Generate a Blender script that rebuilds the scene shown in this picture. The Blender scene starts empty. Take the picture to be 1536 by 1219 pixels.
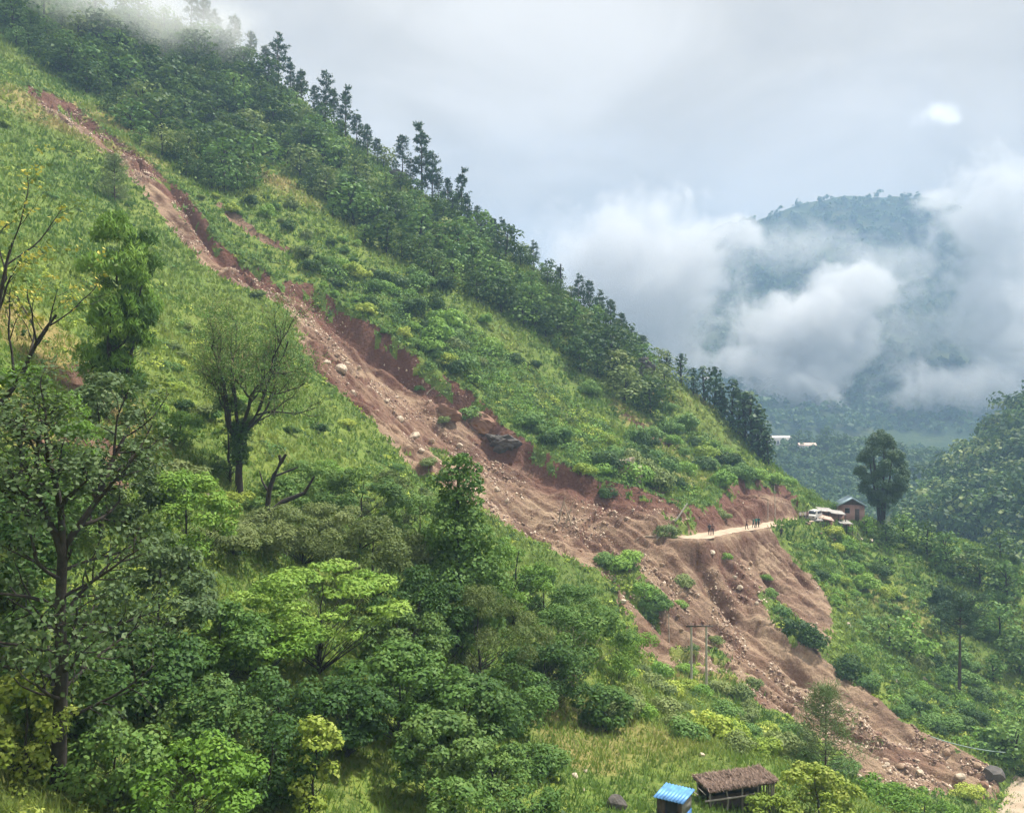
import bpy, math, random
import numpy as np
from mathutils import Vector, Matrix

# ------------------------------------------------------------------ camera, sky, sun, exposure
SC = bpy.context.scene
COL = SC.collection
FPX, CX, CY = 1330.0, 768.0, 609.5          # lens in units of the 1536 px wide picture

cam_data = bpy.data.cameras.new('camera')
cam_data.sensor_width = 36.0
cam_data.lens = 36.0 * FPX / 1536.0
cam_data.clip_start = 0.1
cam_data.clip_end = 20000
cam = bpy.data.objects.new('camera', cam_data)
cam.location = (0, 0, 0)
cam.rotation_euler = (math.radians(90), 0, 0)
COL.objects.link(cam)
SC.camera = cam

SUN_EL, SUN_AZ = math.radians(60), math.radians(62)     # azimuth clockwise from +Y: high on the right
world = bpy.data.worlds.new('World')
SC.world = world
world.use_nodes = True


def build_world():
    nt = world.node_tree
    N, L = nt.nodes, nt.links
    N.clear()
    out = N.new('ShaderNodeOutputWorld')
    bg = N.new('ShaderNodeBackground')
    L.new(bg.outputs[0], out.inputs[0])
    bg.inputs[1].default_value = 1.0
    sky = N.new('ShaderNodeTexSky')
    sky.sky_type = 'NISHITA'
    sky.sun_disc = False
    sky.sun_elevation = SUN_EL
    sky.sun_rotation = SUN_AZ
    sky.air_density, sky.dust_density = 1.0, 2.0
    skym = N.new('ShaderNodeVectorMath'); skym.operation = 'SCALE'
    skym.inputs['Scale'].default_value = 0.11
    L.new(sky.outputs[0], skym.inputs[0])
    tc = N.new('ShaderNodeTexCoord')
    sep = N.new('ShaderNodeSeparateXYZ'); L.new(tc.outputs['Generated'], sep.inputs[0])
    zc = N.new('ShaderNodeMath'); zc.operation = 'MAXIMUM'; zc.inputs[1].default_value = 0.0
    L.new(sep.outputs['Z'], zc.inputs[0])
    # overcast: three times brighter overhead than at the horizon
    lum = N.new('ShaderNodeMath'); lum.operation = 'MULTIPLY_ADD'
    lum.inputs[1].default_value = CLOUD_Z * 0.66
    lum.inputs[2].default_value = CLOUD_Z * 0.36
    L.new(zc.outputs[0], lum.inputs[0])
    # cloud sheets: direction projected on a ceiling
    za = N.new('ShaderNodeMath'); za.operation = 'ADD'; za.inputs[1].default_value = 0.35
    L.new(zc.outputs[0], za.inputs[0])
    dv = N.new('ShaderNodeVectorMath'); dv.operation = 'DIVIDE'
    cmb = N.new('ShaderNodeCombineXYZ')
    for i in range(3):
        L.new(za.outputs[0], cmb.inputs[i])
    L.new(tc.outputs['Generated'], dv.inputs[0]); L.new(cmb.outputs[0], dv.inputs[1])
    n1 = N.new('ShaderNodeTexNoise'); n1.inputs['Scale'].default_value = 2.6
    n1.inputs['Detail'].default_value = 5; n1.inputs['Roughness'].default_value = 0.52; n1.inputs['Distortion'].default_value = 0.5
    L.new(dv.outputs[0], n1.inputs['Vector'])
    r1 = N.new('ShaderNodeValToRGB')
    e = r1.color_ramp.elements
    e[0].position, e[0].color = 0.32, (0.84, 0.81, 0.765, 1)
    e[1].position, e[1].color = 0.68, (1.17, 1.13, 1.07, 1)
    m = r1.color_ramp.elements.new(0.5); m.color = (0.97, 0.93, 0.865, 1)
    L.new(n1.outputs[0], r1.inputs[0])
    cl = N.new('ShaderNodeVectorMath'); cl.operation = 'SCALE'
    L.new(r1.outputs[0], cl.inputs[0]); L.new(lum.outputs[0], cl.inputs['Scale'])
    # thin places where the blue shows through a little
    n2 = N.new('ShaderNodeSeparateColor'); L.new(n1.outputs['Color'], n2.inputs[0])
    r2 = N.new('ShaderNodeMapRange'); r2.inputs[1].default_value = 0.5; r2.inputs[2].default_value = 0.75
    r2.inputs[3].default_value = 1.0; r2.inputs[4].default_value = 0.90
    L.new(n2.outputs[1], r2.inputs[0])
    mix = N.new('ShaderNodeMix'); mix.data_type = 'RGBA'
    L.new(r2.outputs[0], mix.inputs['Factor'])
    L.new(skym.outputs[0], mix.inputs[6]); L.new(cl.outputs[0], mix.inputs[7])
    # one small bright break in the cloud
    gap = Vector(((1402 - CX) / FPX, 1, -(172 - CY) / FPX)).normalized()
    n3 = N.new('ShaderNodeTexNoise'); n3.inputs['Scale'].default_value = 40; n3.inputs['Detail'].default_value = 2
    L.new(tc.outputs['Generated'], n3.inputs['Vector'])
    sb = N.new('ShaderNodeVectorMath'); sb.operation = 'SUBTRACT'; sb.inputs[1].default_value = gap
    L.new(tc.outputs['Generated'], sb.inputs[0])
    st = N.new('ShaderNodeVectorMath'); st.operation = 'MULTIPLY'; st.inputs[1].default_value = (1, 1, 1.9)
    L.new(sb.outputs[0], st.inputs[0])
    ln = N.new('ShaderNodeVectorMath'); ln.operation = 'LENGTH'; L.new(st.outputs[0], ln.inputs[0])
    ad = N.new('ShaderNodeMath'); ad.operation = 'MULTIPLY_ADD'; ad.inputs[1].default_value = 0.06; L.new(n3.outputs[0], ad.inputs[0])
    L.new(ln.outputs['Value'], ad.inputs[2])
    r3 = N.new('ShaderNodeMapRange'); r3.inputs[1].default_value = 0.030; r3.inputs[2].default_value = 0.058
    r3.inputs[3].default_value = 0.8; r3.inputs[4].default_value = 0.0; r3.interpolation_type = 'SMOOTHSTEP'
    L.new(ad.outputs[0], r3.inputs[0])
    mg = N.new('ShaderNodeMix'); mg.data_type = 'RGBA'
    L.new(r3.outputs[0], mg.inputs['Factor'])
    L.new(mix.outputs[2], mg.inputs[6]); mg.inputs[7].default_value = (0.75, 0.75, 0.73, 1)
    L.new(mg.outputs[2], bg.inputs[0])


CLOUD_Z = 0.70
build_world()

sun_data = bpy.data.lights.new('sun', 'SUN')
sun_data.energy = 4.6
sun_data.angle = math.radians(4)
sun_data.color = (1.0, 0.95, 0.86)
sun = bpy.data.objects.new('sun', sun_data)
sdir = Vector((math.sin(SUN_AZ) * math.cos(SUN_EL), math.cos(SUN_AZ) * math.cos(SUN_EL), math.sin(SUN_EL)))
sun.rotation_euler = (-sdir).to_track_quat('-Z', 'Y').to_euler()
sun.location = sdir * 300
COL.objects.link(sun)

SC.view_settings.view_transform = 'Standard'
SC.view_settings.look = 'None'
SC.view_settings.gamma = 1.0
SC.view_settings.use_curve_mapping = False
SC.view_settings.exposure = 0.95
cy = SC.cycles
cy.use_denoising = True
cy.use_adaptive_sampling = True
cy.adaptive_threshold = 0.035
cy.max_bounces = 6
cy.diffuse_bounces = 2
cy.glossy_bounces = 1
cy.transmission_bounces = 2
cy.transparent_max_bounces = 8
cy.volume_bounces = 4
cy.caustics_reflective = cy.caustics_refractive = False
cy.sample_clamp_indirect = 4.0

# ------------------------------------------------------------------ small helpers
RNG = np.random.default_rng(7)
random.seed(7)


def W(px, py, d):
    """world point at depth d seen at a place of the 1536 x 1219 picture (camera in the origin, looking along +Y)"""
    return ((px - CX) / FPX * d, d, -(py - CY) / FPX * d)


def tag(o, label=None, cat=None, group=None, kind=None):
    for k, v in (('label', label), ('category', cat), ('group', group), ('kind', kind)):
        if v:
            o[k] = v
    return o


def link(name, data, parent=None, mat=None):
    o = bpy.data.objects.new(name, data)
    COL.objects.link(o)
    if mat is not None and data is not None and not data.materials:
        data.materials.append(mat)
    if parent is not None:
        o.parent = parent
    return o


def empty(name, loc=(0, 0, 0), rz=0.0, scale=1.0):
    o = bpy.data.objects.new(name, None)
    o.empty_display_size = 0.3
    COL.objects.link(o)
    o.location = loc
    o.rotation_euler = (0, 0, rz)
    o.scale = (scale,) * 3
    return o


def copy_tree(o, parent=None):
    c = o.copy()
    COL.objects.link(c)
    c.parent = parent
    for ch in list(o.children):
        copy_tree(ch, c)
    return c


def mesh_np(name, verts, faces, mat=None, smooth=False, attr=None):
    """mesh from arrays; faces is (n,3) or (n,4); attr is {name: per-vertex float array}"""
    verts = np.asarray(verts, np.float32)
    faces = np.asarray(faces, np.int32)
    me = bpy.data.meshes.new(name)
    nf, k = faces.shape
    me.vertices.add(len(verts)); me.vertices.foreach_set('co', verts.ravel())
    me.loops.add(nf * k); me.loops.foreach_set('vertex_index', faces.ravel())
    me.polygons.add(nf)
    me.polygons.foreach_set('loop_start', np.arange(0, nf * k, k, dtype=np.int32))
    if smooth:
        me.polygons.foreach_set('use_smooth', np.ones(nf, bool))
    me.update(calc_edges=True)
    if attr:
        for an, av in attr.items():
            a = me.attributes.new(an, 'FLOAT', 'POINT')
            a.data.foreach_set('value', np.asarray(av, np.float32))
    if mat is not None:
        me.materials.append(mat)
    return me


def _hash(ix, iy, seed):
    h = (ix.astype(np.int64) * 374761393 + iy.astype(np.int64) * 668265263 + seed * 1274126177) & 0xffffffff
    h = ((h ^ (h >> 13)) * 1274126177) & 0xffffffff
    return ((h ^ (h >> 16)) & 0xffff) / 65535.0


def vnoise(x, y, seed=0):
    x = np.asarray(x, float); y = np.asarray(y, float)
    ix = np.floor(x); iy = np.floor(y); fx = x - ix; fy = y - iy
    fx = fx * fx * fx * (fx * (fx * 6 - 15) + 10); fy = fy * fy * fy * (fy * (fy * 6 - 15) + 10)
    a = _hash(ix, iy, seed); b = _hash(ix + 1, iy, seed); c = _hash(ix, iy + 1, seed); d = _hash(ix + 1, iy + 1, seed)
    return (a * (1 - fx) + b * fx) * (1 - fy) + (c * (1 - fx) + d * fx) * fy


def fbm(x, y, oct=4, seed=0, gain=0.5):
    s = 0; a = 1; t = 0
    for o in range(oct):
        s = s + a * (vnoise(x * 2 ** o + o * 17.3, y * 2 ** o - o * 9.1, seed + o) - 0.5); t += a; a *= gain
    return s / t * 2          # about -1..1


def sstep(a, b, x):
    t = np.clip((x - a) / (b - a), 0, 1)
    return t * t * (3 - 2 * t)


class RBF:
    def __init__(s, P, c=6.0, lam=0.6):
        P = np.array(P, float); s.P = P; s.c = c
        x, y, z = P.T; n = len(P)
        A = np.zeros((n + 3, n + 3))
        A[:n, :n] = np.sqrt((x[:, None] - x) ** 2 + (y[:, None] - y) ** 2 + c * c) - np.eye(n) * lam
        A[:n, n] = 1; A[:n, n + 1] = x; A[:n, n + 2] = y; A[n:, :n] = A[:n, n:].T
        s.w = np.linalg.solve(A, np.r_[z, 0, 0, 0])

    def __call__(s, x, y):
        x = np.asarray(x, float); y = np.asarray(y, float); sh = x.shape
        x = x.ravel(); y = y.ravel(); o = np.empty(len(x))
        for i in range(0, len(x), 20000):
            a = x[i:i + 20000]; b = y[i:i + 20000]
            o[i:i + 20000] = np.sqrt((a[:, None] - s.P[:, 0]) ** 2 + (b[:, None] - s.P[:, 1]) ** 2 + s.c ** 2) @ s.w[:-3] + s.w[-3] + s.w[-2] * a + s.w[-1] * b
        return o.reshape(sh)


class Grid:
    """sampled heightfield with bilinear lookup"""
    def __init__(s, x0, x1, y0, y1, st, fn):
        s.x0, s.y0, s.st = x0, y0, st
        s.gx = np.arange(x0, x1 + st / 2, st); s.gy = np.arange(y0, y1 + st / 2, st)
        s.X, s.Y = np.meshgrid(s.gx, s.gy)
        s.Z = fn(s.X, s.Y)

    def __call__(s, x, y):
        i = np.clip((np.asarray(x, float) - s.x0) / s.st, 0, len(s.gx) - 1.001); j = np.clip((np.asarray(y, float) - s.y0) / s.st, 0, len(s.gy) - 1.001)
        i0 = i.astype(int); j0 = j.astype(int); fi = i - i0; fj = j - j0; Z = s.Z
        return (Z[j0, i0] * (1 - fi) + Z[j0, i0 + 1] * fi) * (1 - fj) + (Z[j0 + 1, i0] * (1 - fi) + Z[j0 + 1, i0 + 1] * fi) * fj

    def hit(s, px, py, dmin=8.0, dmax=300.0, step=0.5):
        """where a sight line meets this ground: arrays x, y, z (nan where it misses)"""
        px = np.atleast_1d(np.asarray(px, float)); py = np.atleast_1d(np.asarray(py, float))
        kx = (px - CX) / FPX; kz = -(py - CY) / FPX
        res = np.full(len(px), np.nan); prev = np.full(len(px), np.nan)
        for d in np.arange(dmin, dmax, step):
            diff = s(kx * d, np.full(len(px), d)) - kz * d
            new = (diff >= 0) & np.isnan(res) & (kx * d > s.gx[0]) & (kx * d < s.gx[-1])
            t = np.where(np.isnan(prev), 1.0, np.clip(-prev / np.where(diff - prev == 0, 1, diff - prev), 0, 1))
            res[new] = (d - step + step * t)[new]
            prev = diff
            if not np.isnan(res).any():
                break
        return kx * res, res, s(np.nan_to_num(kx * res), np.nan_to_num(res)) + res * 0


def in_poly(x, y, P):
    P = np.asarray(P); ins = np.zeros(np.shape(x), bool)
    for (ax, ay), (bx, by) in zip(P, np.roll(P, -1, 0)):
        if ay == by:
            continue
        ins ^= ((ay > y) != (by > y)) & (x < (bx - ax) * (y - ay) / (by - ay) + ax)
    return ins


def seg_dist(x, y, P, closed=False):
    """distance to a polyline and the index + fraction of the nearest place on it"""
    P = np.asarray(P, float); best = np.full(np.shape(x), 1e9); par = np.zeros(np.shape(x))
    Q = np.vstack([P, P[:1]]) if closed else P
    for i in range(len(Q) - 1):
        a, b = Q[i][:2], Q[i + 1][:2]; d = b - a; l2 = (d ** 2).sum() + 1e-9
        t = np.clip(((x - a[0]) * d[0] + (y - a[1]) * d[1]) / l2, 0, 1)
        q = np.hypot(x - a[0] - t * d[0], y - a[1] - t * d[1])
        m = q < best; best = np.where(m, q, best); par = np.where(m, i + t, par)
    return best, par


# ------------------------------------------------------------------ materials
def mat_new(name):
    m = bpy.data.materials.new(name)
    m.use_nodes = True
    nt = m.node_tree
    return m, nt.nodes, nt.links, nt.nodes['Principled BSDF']


def noise_node(N, L, scale, detail=4, rough=0.55, coord='Object', dist=0.0, vec=None):
    n = N.new('ShaderNodeTexNoise')
    n.inputs['Scale'].default_value = scale; n.inputs['Detail'].default_value = detail
    n.inputs['Roughness'].default_value = rough; n.inputs['Distortion'].default_value = dist
    if vec is None:
        tc = N.new('ShaderNodeTexCoord'); vec = tc.outputs[coord]
    L.new(vec, n.inputs['Vector'])
    return n.outputs[0]


def ramp(N, L, fac, stops):
    r = N.new('ShaderNodeValToRGB')
    e = r.color_ramp.elements
    while len(e) < len(stops):
        e.new(0.5)
    for k, (p, c) in enumerate(stops):
        e[k].position = p; e[k].color = (*c, 1) if len(c) == 3 else c
    L.new(fac, r.inputs[0])
    return r.outputs[0]


def mixc(N, L, fac, a, b, mode='MIX'):
    m = N.new('ShaderNodeMix'); m.data_type = 'RGBA'; m.blend_type = mode
    for s, v in ((m.inputs['Factor'], fac), (m.inputs[6], a), (m.inputs[7], b)):
        if hasattr(v, 'is_output') or isinstance(v, bpy.types.NodeSocket):
            L.new(v, s)
        elif isinstance(v, (int, float)):
            s.default_value = v
        else:
            s.default_value = (*v, 1)
    return m.outputs[2]


def bump(N, L, height, strength, dist, bs):
    b = N.new('ShaderNodeBump'); b.inputs['Strength'].default_value = strength; b.inputs['Distance'].default_value = dist
    L.new(height, b.inputs['Height']); L.new(b.outputs[0], bs.inputs['Normal'])


def solid(name, col, rough=0.8, var=0.12, scale=3.0, metallic=0.0, bmp=0.0):
    """plain surface with uneven tone, for small built things"""
    m, N, L, bs = mat_new(name)
    n = noise_node(N, L, scale, 5, 0.6)
    lo = tuple(max(0, c * (1 - var)) for c in col); hi = tuple(min(1, c * (1 + var)) for c in col)
    L.new(ramp(N, L, n, [(0.3, lo), (0.7, hi)]), bs.inputs['Base Color'])
    bs.inputs['Roughness'].default_value = rough; bs.inputs['Metallic'].default_value = metallic
    if bmp:
        bump(N, L, noise_node(N, L, scale * 4, 4), 0.6, bmp, bs)
    return m


def leaf_mat(name, stops, trans=0.27, rough=0.55):
    """leaves: tone differs leaf by leaf (attribute 'v') and plant by plant"""
    m, N, L, bs = mat_new(name)
    at = N.new('ShaderNodeAttribute'); at.attribute_name = 'v'
    oi = N.new('ShaderNodeObjectInfo')
    ad = N.new('ShaderNodeMath'); ad.operation = 'MULTIPLY_ADD'; ad.inputs[1].default_value = 0.42
    L.new(oi.outputs['Random'], ad.inputs[0])
    sc = N.new('ShaderNodeMath'); sc.operation = 'MULTIPLY'; sc.inputs[1].default_value = 0.6
    L.new(at.outputs['Fac'], sc.inputs[0]); L.new(sc.outputs[0], ad.inputs[2])
    col = ramp(N, L, ad.outputs[0], stops)
    L.new(col, bs.inputs['Base Color'])
    bs.inputs['Roughness'].default_value = rough
    bs.inputs['Specular IOR Level'].default_value = 0.14
    if trans:
        tr = N.new('ShaderNodeBsdfTranslucent'); L.new(mixc(N, L, 0.4, col, (0.16, 0.22, 0.02)), tr.inputs[0])
        mx = N.new('ShaderNodeMixShader'); mx.inputs[0].default_value = trans
        L.new(bs.outputs[0], mx.inputs[1]); L.new(tr.outputs[0], mx.inputs[2])
        L.new(mx.outputs[0], N['Material Output'].inputs[0])
    return m


M = {}
# ------------------------------------------------------------------ the ground: main hillside
CTRL = [W(*p) for p in [
    # along the landslide
    (60, 150, 165), (200, 245, 155), (330, 385, 143), (480, 505, 133), (650, 640, 127), (800, 740, 123), (900, 805, 120), (1000, 880, 115),
    (1150, 980, 109), (1300, 1090, 102), (1430, 1160, 95), (1490, 1192, 92),
    # road
    (1045, 805, 125), (1110, 792, 136), (1190, 778, 150), (1270, 782, 160), (1330, 792, 166),
    # crest
    (150, 20, 240), (300, 50, 250), (420, 130, 242), (520, 205, 235), (610, 275, 228), (700, 335, 222), (850, 445, 212), (960, 540, 205),
    (1080, 620, 198), (1150, 690, 190), (1195, 742, 178),
    # face below the crest
    (0, 60, 190), (300, 210, 200), (560, 340, 190), (430, 300, 172), (700, 450, 172), (800, 560, 165), (950, 640, 165), (1050, 700, 165),
    (1120, 730, 162), (880, 690, 138),
    # grass slope on the near side of the slide
    (250, 450, 105), (100, 300, 125), (0, 200, 140), (330, 600, 80), (500, 690, 88), (640, 780, 92), (100, 560, 60), (0, 500, 58), (0, 380, 85),
    (360, 750, 65), (550, 850, 62), (750, 900, 70), (200, 650, 62), (900, 1000, 76), (1000, 1050, 80), (1150, 1100, 82), (1300, 1190, 82),
    (980, 985, 100), (1120, 1040, 96),
    # terrace
    (850, 1120, 55), (1000, 1115, 60), (1080, 1150, 52), (850, 1219, 40), (1020, 1219, 43), (1200, 1219, 48), (1200, 1150, 60), (1350, 1219, 66),
    (1480, 1219, 84),
    # near bank
    (100, 900, 38), (300, 900, 45), (100, 1100, 31), (300, 1100, 36), (500, 1000, 45), (560, 1130, 38), (700, 1100, 46), (0, 1219, 26),
    (300, 1219, 30), (600, 1219, 34), (0, 850, 34), (0, 700, 42),
    # slope under the house
    (1440, 1040, 123), (1536, 1000, 132), (1536, 850, 165), (1400, 900, 146), (1330, 960, 130), (1300, 860, 148), (1250, 1000, 112),
    (1400, 1100, 103), (1536, 1120, 104), (1450, 820, 172)]]
CTRL += [(0, 0, -3.2), (-12, 0, -1.0), (12, 0, -6), (0, 9, -8), (-14, 12, -5.5), (14, 10, -12), (-22, 22, -5), (0, 20, -12.8), (20, 22, -17.5),
         (34, 42, -28), (48, 60, -38), (60, 30, -44), (70, 70, -46), (80, 105, -46), (95, 125, -46), (120, 150, -48), (-50, 20, 12), (-60, 60, 24),
         (-80, 100, 38), (-110, 130, 60), (-130, 180, 86), (-150, 240, 118), (-70, 0, 20), (0, -30, 2), (-60, -40, 22), (60, -30, -44), (40, 0, -34),
         (-140, 300, 128), (-90, 300, 96), (-40, 290, 48), (0, 270, 14), (40, 250, -14), (70, 230, -34), (90, 200, -42), (105, 185, -44),
         (130, 190, -58), (150, 240, -75), (100, 290, -70), (30, 320, -40), (-40, 340, 20)]
BASE = Grid(-175, 160, -40, 340, 1.5, RBF(CTRL))


def on_base(pts):
    p = np.array(pts, float)
    x, y, z = BASE.hit(p[:, 0], p[:, 1])
    return np.c_[x, y]


SLIDE_UP = on_base([(28, 128), (60, 135), (95, 150), (122, 166), (165, 200), (215, 240), (255, 272), (285, 296), (300, 318), (318, 352), (340, 380), (385, 393),
                    (415, 424), (440, 423), (470, 430), (503, 455), (545, 480), (582, 500), (620, 533), (655, 558), (700, 583), (735, 608), (757, 640),
                    (790, 657), (830, 683), (868, 708), (905, 722), (940, 733), (985, 744), (1020, 754), (1050, 760), (1078, 752), (1090, 736), (1103, 722),
                    (1150, 728), (1183, 735), (1198, 752)])
SLIDE_LOW = on_base([(1200, 776), (1178, 790), (1165, 802), (1177, 826), (1206, 850), (1235, 888), (1252, 918), (1248, 958), (1243, 985), (1272, 1010), (1310, 1045), (1352, 1082),
                     (1400, 1110), (1450, 1130), (1485, 1146), (1500, 1178), (1480, 1199), (1400, 1190), (1340, 1174), (1285, 1168), (1262, 1130), (1190, 1080), (1140, 1058),
                     (1100, 1022), (1040, 1004), (985, 990), (950, 975), (935, 922), (920, 875), (850, 834), (790, 802), (740, 772), (700, 747), (650, 716),
                     (612, 700), (590, 660), (555, 625), (500, 580), (455, 540), (440, 490), (420, 458), (396, 438), (360, 428), (322, 412), (288, 384),
                     (258, 348), (235, 314), (195, 272), (155, 236), (110, 196), (66, 170)])
SLIDE = np.vstack([SLIDE_UP, SLIDE_LOW])
SMALL_SCARS = [on_base(q) for q in [
    [(78, 556), (110, 548), (150, 556), (172, 574), (140, 580), (95, 576)],
    [(60, 660), (110, 640), (170, 660), (235, 690), (240, 715), (170, 735), (90, 745), (50, 720)],
    [(322, 300), (350, 318), (395, 352), (440, 372), (436, 380), (390, 362), (345, 330)],
    [(600, 680), (622, 690), (652, 716), (645, 724), (615, 708)],
    [(960, 735), (972, 716), (990, 730), (1010, 745), (1004, 752)],
    [(930, 615), (975, 640), (1010, 668), (1003, 672), (965, 650)],
]]
FALL = np.array([W(*p)[:2] for p in [(20, 120, 168), (60, 150, 165), (200, 245, 155), (330, 385, 143), (480, 505, 133), (650, 640, 127), (800, 740, 123), (900, 805, 120),
                                     (1000, 880, 115), (1150, 980, 109), (1300, 1090, 102), (1430, 1160, 95), (1490, 1192, 92)]])
FLEN = np.r_[0, np.cumsum(np.hypot(*np.diff(FALL, axis=0).T))]
ROADC = on_base([(1015, 806), (1045, 803), (1110, 791), (1150, 784), (1190, 776), (1215, 771)])
ROADC = np.vstack([ROADC, W(1258, 779, 160)[:2], W(1300, 783, 164)[:2]])
ROADZ = BASE(ROADC[:, 0], ROADC[:, 1])
ROADZ = np.linspace(ROADZ[0], ROADZ[-1], len(ROADZ)) * 0.5 + ROADZ * 0.5
ISLANDS = [on_base(q) for q in [
    [(1138, 868), (1165, 883), (1202, 928), (1222, 958), (1192, 968), (1165, 938), (1145, 902)],
    [(893, 828), (932, 838), (962, 873), (993, 914), (988, 938), (955, 918), (918, 872)],
    [(1000, 972), (1060, 966), (1112, 1000), (1142, 1048), (1100, 1032), (1040, 1012)],
    [(222, 262), (252, 284), (276, 306), (262, 312), (236, 286)],
    [(150, 196), (178, 214), (196, 236), (176, 232), (154, 210)],
    [(80, 150), (112, 164), (128, 182), (104, 176)],
    [(642, 636), (668, 640), (694, 664), (672, 672), (650, 656)],
    [(1000, 748), (1040, 764), (1048, 790), (1010, 790), (990, 770)]]]
RIVER = np.array([(62, 40), (55, 62), (49, 78), (48, 86), (52, 92), (57.5, 98), (66, 104), (80, 112), (100, 128), (125, 150)], float)
GULLIES = [(on_base(q), w, d) for q, w, d in [
    ([(1012, 812), (1040, 840), (1075, 880), (1115, 915), (1165, 965), (1210, 1010)], 1.5, 1.5),
    ([(505, 462), (560, 508), (620, 560), (652, 600), (690, 640), (740, 672)], 1.6, 1.5),
    ([(765, 720), (800, 745), (830, 780), (870, 795), (935, 800), (990, 808)], 1.7, 1.3),
    ([(1060, 860), (1090, 900), (1115, 935), (1130, 960)], 1.0, 0.9),
    ([(440, 440), (470, 480), (520, 520)], 1.2, 0.7),
    ([(255, 325), (290, 372), (330, 398)], 1.0, 0.9),
    ([(905, 860), (940, 900), (985, 935), (1030, 970), (1090, 1010)], 1.2, 0.8),
    ([(1075, 818), (1092, 850), (1122, 900)], 0.9, 1.0), ([(1112, 806), (1145, 850), (1185, 905)], 0.9, 1.0), ([(1150, 800), (1185, 845), (1225, 900)], 0.8, 0.8),
    ([(1040, 815), (1062, 850), (1090, 890)], 0.9, 0.9), ([(1300, 1080), (1360, 1120), (1430, 1150)], 1.1, 0.6)]]
MOUNDS = [(W(985, 838, 113)[:2], 8, 1.3), (W(1090, 1000, 105)[:2], 8, 0.9), (W(560, 560, 128)[:2], 5, 0.7), (W(660, 680, 122)[:2], 5, 0.8), (W(1400, 1150, 97)[:2], 8, 0.8)]


def height(x, y):
    z = BASE(x, y)
    z = z + 0.9 * fbm(x / 14, y / 14, 4, 3) + 0.25 * fbm(x / 2.5, y / 2.5, 3, 11)
    # terracettes on the steep grass
    inside = in_poly(x, y, SLIDE)
    du, _ = seg_dist(x, y, SLIDE_UP)
    dl, _ = seg_dist(x, y, SLIDE_LOW)
    q, par = seg_dist(x, y, FALL)
    u = np.interp(par, np.arange(len(FALL)), FLEN)
    k = np.clip(par.astype(int), 0, len(FALL) - 2)
    dd = FALL[k + 1] - FALL[k]
    v = np.sign(dd[..., 0] * (y - FALL[k][..., 1]) - dd[..., 1] * (x - FALL[k][..., 0])) * q
    wob = 0.8 * fbm(x / 3, y / 3, 3, 5)
    up = sstep(0, 2.4, du + wob * 0.6); low = sstep(0, 2.2, dl + wob)
    deep = 4.2 + 1.4 * fbm(u / 9, v / 9, 2, 21)
    deep = deep * (0.62 + 0.38 * sstep(25, 70, u)) * (1 - 0.55 * sstep(115, 165, u))
    rd0, _ = seg_dist(x, y, ROADC)
    deep = deep * (1 - 0.8 * np.exp(-(rd0 / 11) ** 2))
    carve = deep * np.minimum(up, 0.22 + 0.78 * sstep(0, 13, dl)) * np.minimum(1, low * 1.0)
    ridge = 1 - np.abs(fbm(u / 15, v / 2.6, 4, 31)) * 2.2
    str_ = ridge * 1.15 - 0.5 + np.abs(fbm(u / 8, v / 1.1, 3, 41)) * 0.7
    sw = u / 6.5 + 1.1 * fbm(x / 6, y / 6, 3, 47)
    steps_ = (sw - np.floor(sw)) * 1.3 * sstep(-0.1, 0.35, fbm(x / 13, y / 13, 2, 49)) * (1 - 0.7 * sstep(100, 140, u))
    lump = fbm(x / 1.1, y / 1.1, 3, 51) * 0.20 + np.abs(fbm(x / 3.1, y / 3.1, 3, 57)) * 0.45 + steps_
    det = (str_ + lump) * np.minimum(up, low)
    for P, w, dp in GULLIES:
        g, _ = seg_dist(x + 0.8 * fbm(x / 4, y / 4, 2, 61), y + 0.8 * fbm(x / 4, y / 4, 2, 63), P)
        det = det - dp * np.exp(-(g / w) ** 2)
    for (mx, my), r, h in MOUNDS:
        det = det + h * np.exp(-((x - mx) ** 2 + (y - my) ** 2) / r ** 2)
    z = np.where(inside, z - carve + det, z)
    # the turf edge stands a little proud
    z = z + np.where(inside, 0, 0.35 * np.exp(-du / 1.0))
    for S in SMALL_SCARS:
        di, _ = seg_dist(x, y, S, True)
        z = z - np.where(in_poly(x, y, S), 0.9 * sstep(0, 1.0, di), 0)
    # road bench
    rd, rp = seg_dist(x, y, ROADC)
    rz = np.interp(rp, np.arange(len(ROADC)), ROADZ)
    z = z + (rz - z) * (1 - sstep(1.7, 3.9, rd + 1.1 * fbm(x / 2.2, y / 2.2, 3, 67)))
    # river bed
    vd, _ = seg_dist(x, y, RIVER)
    z = z + (np.minimum(z, -41.3 - 0.6) - z) * (1 - sstep(1.0, 3.6, vd + 1.2 * fbm(x / 5, y / 5, 2, 71)))
    return z


ST = 0.5
GR = Grid(-150, 120, -12, 285, ST, height)
GROUND = GR


def ground_pt(px, py, **kw):
    for q in range(0, 120, 6):                  # a line that just clears the crest: look a little lower
        x, y, z = GR.hit([px], [py + q], **kw)
        if not np.isnan(x[0]):
            break
    return np.array((x[0], y[0], z[0]))


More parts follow.
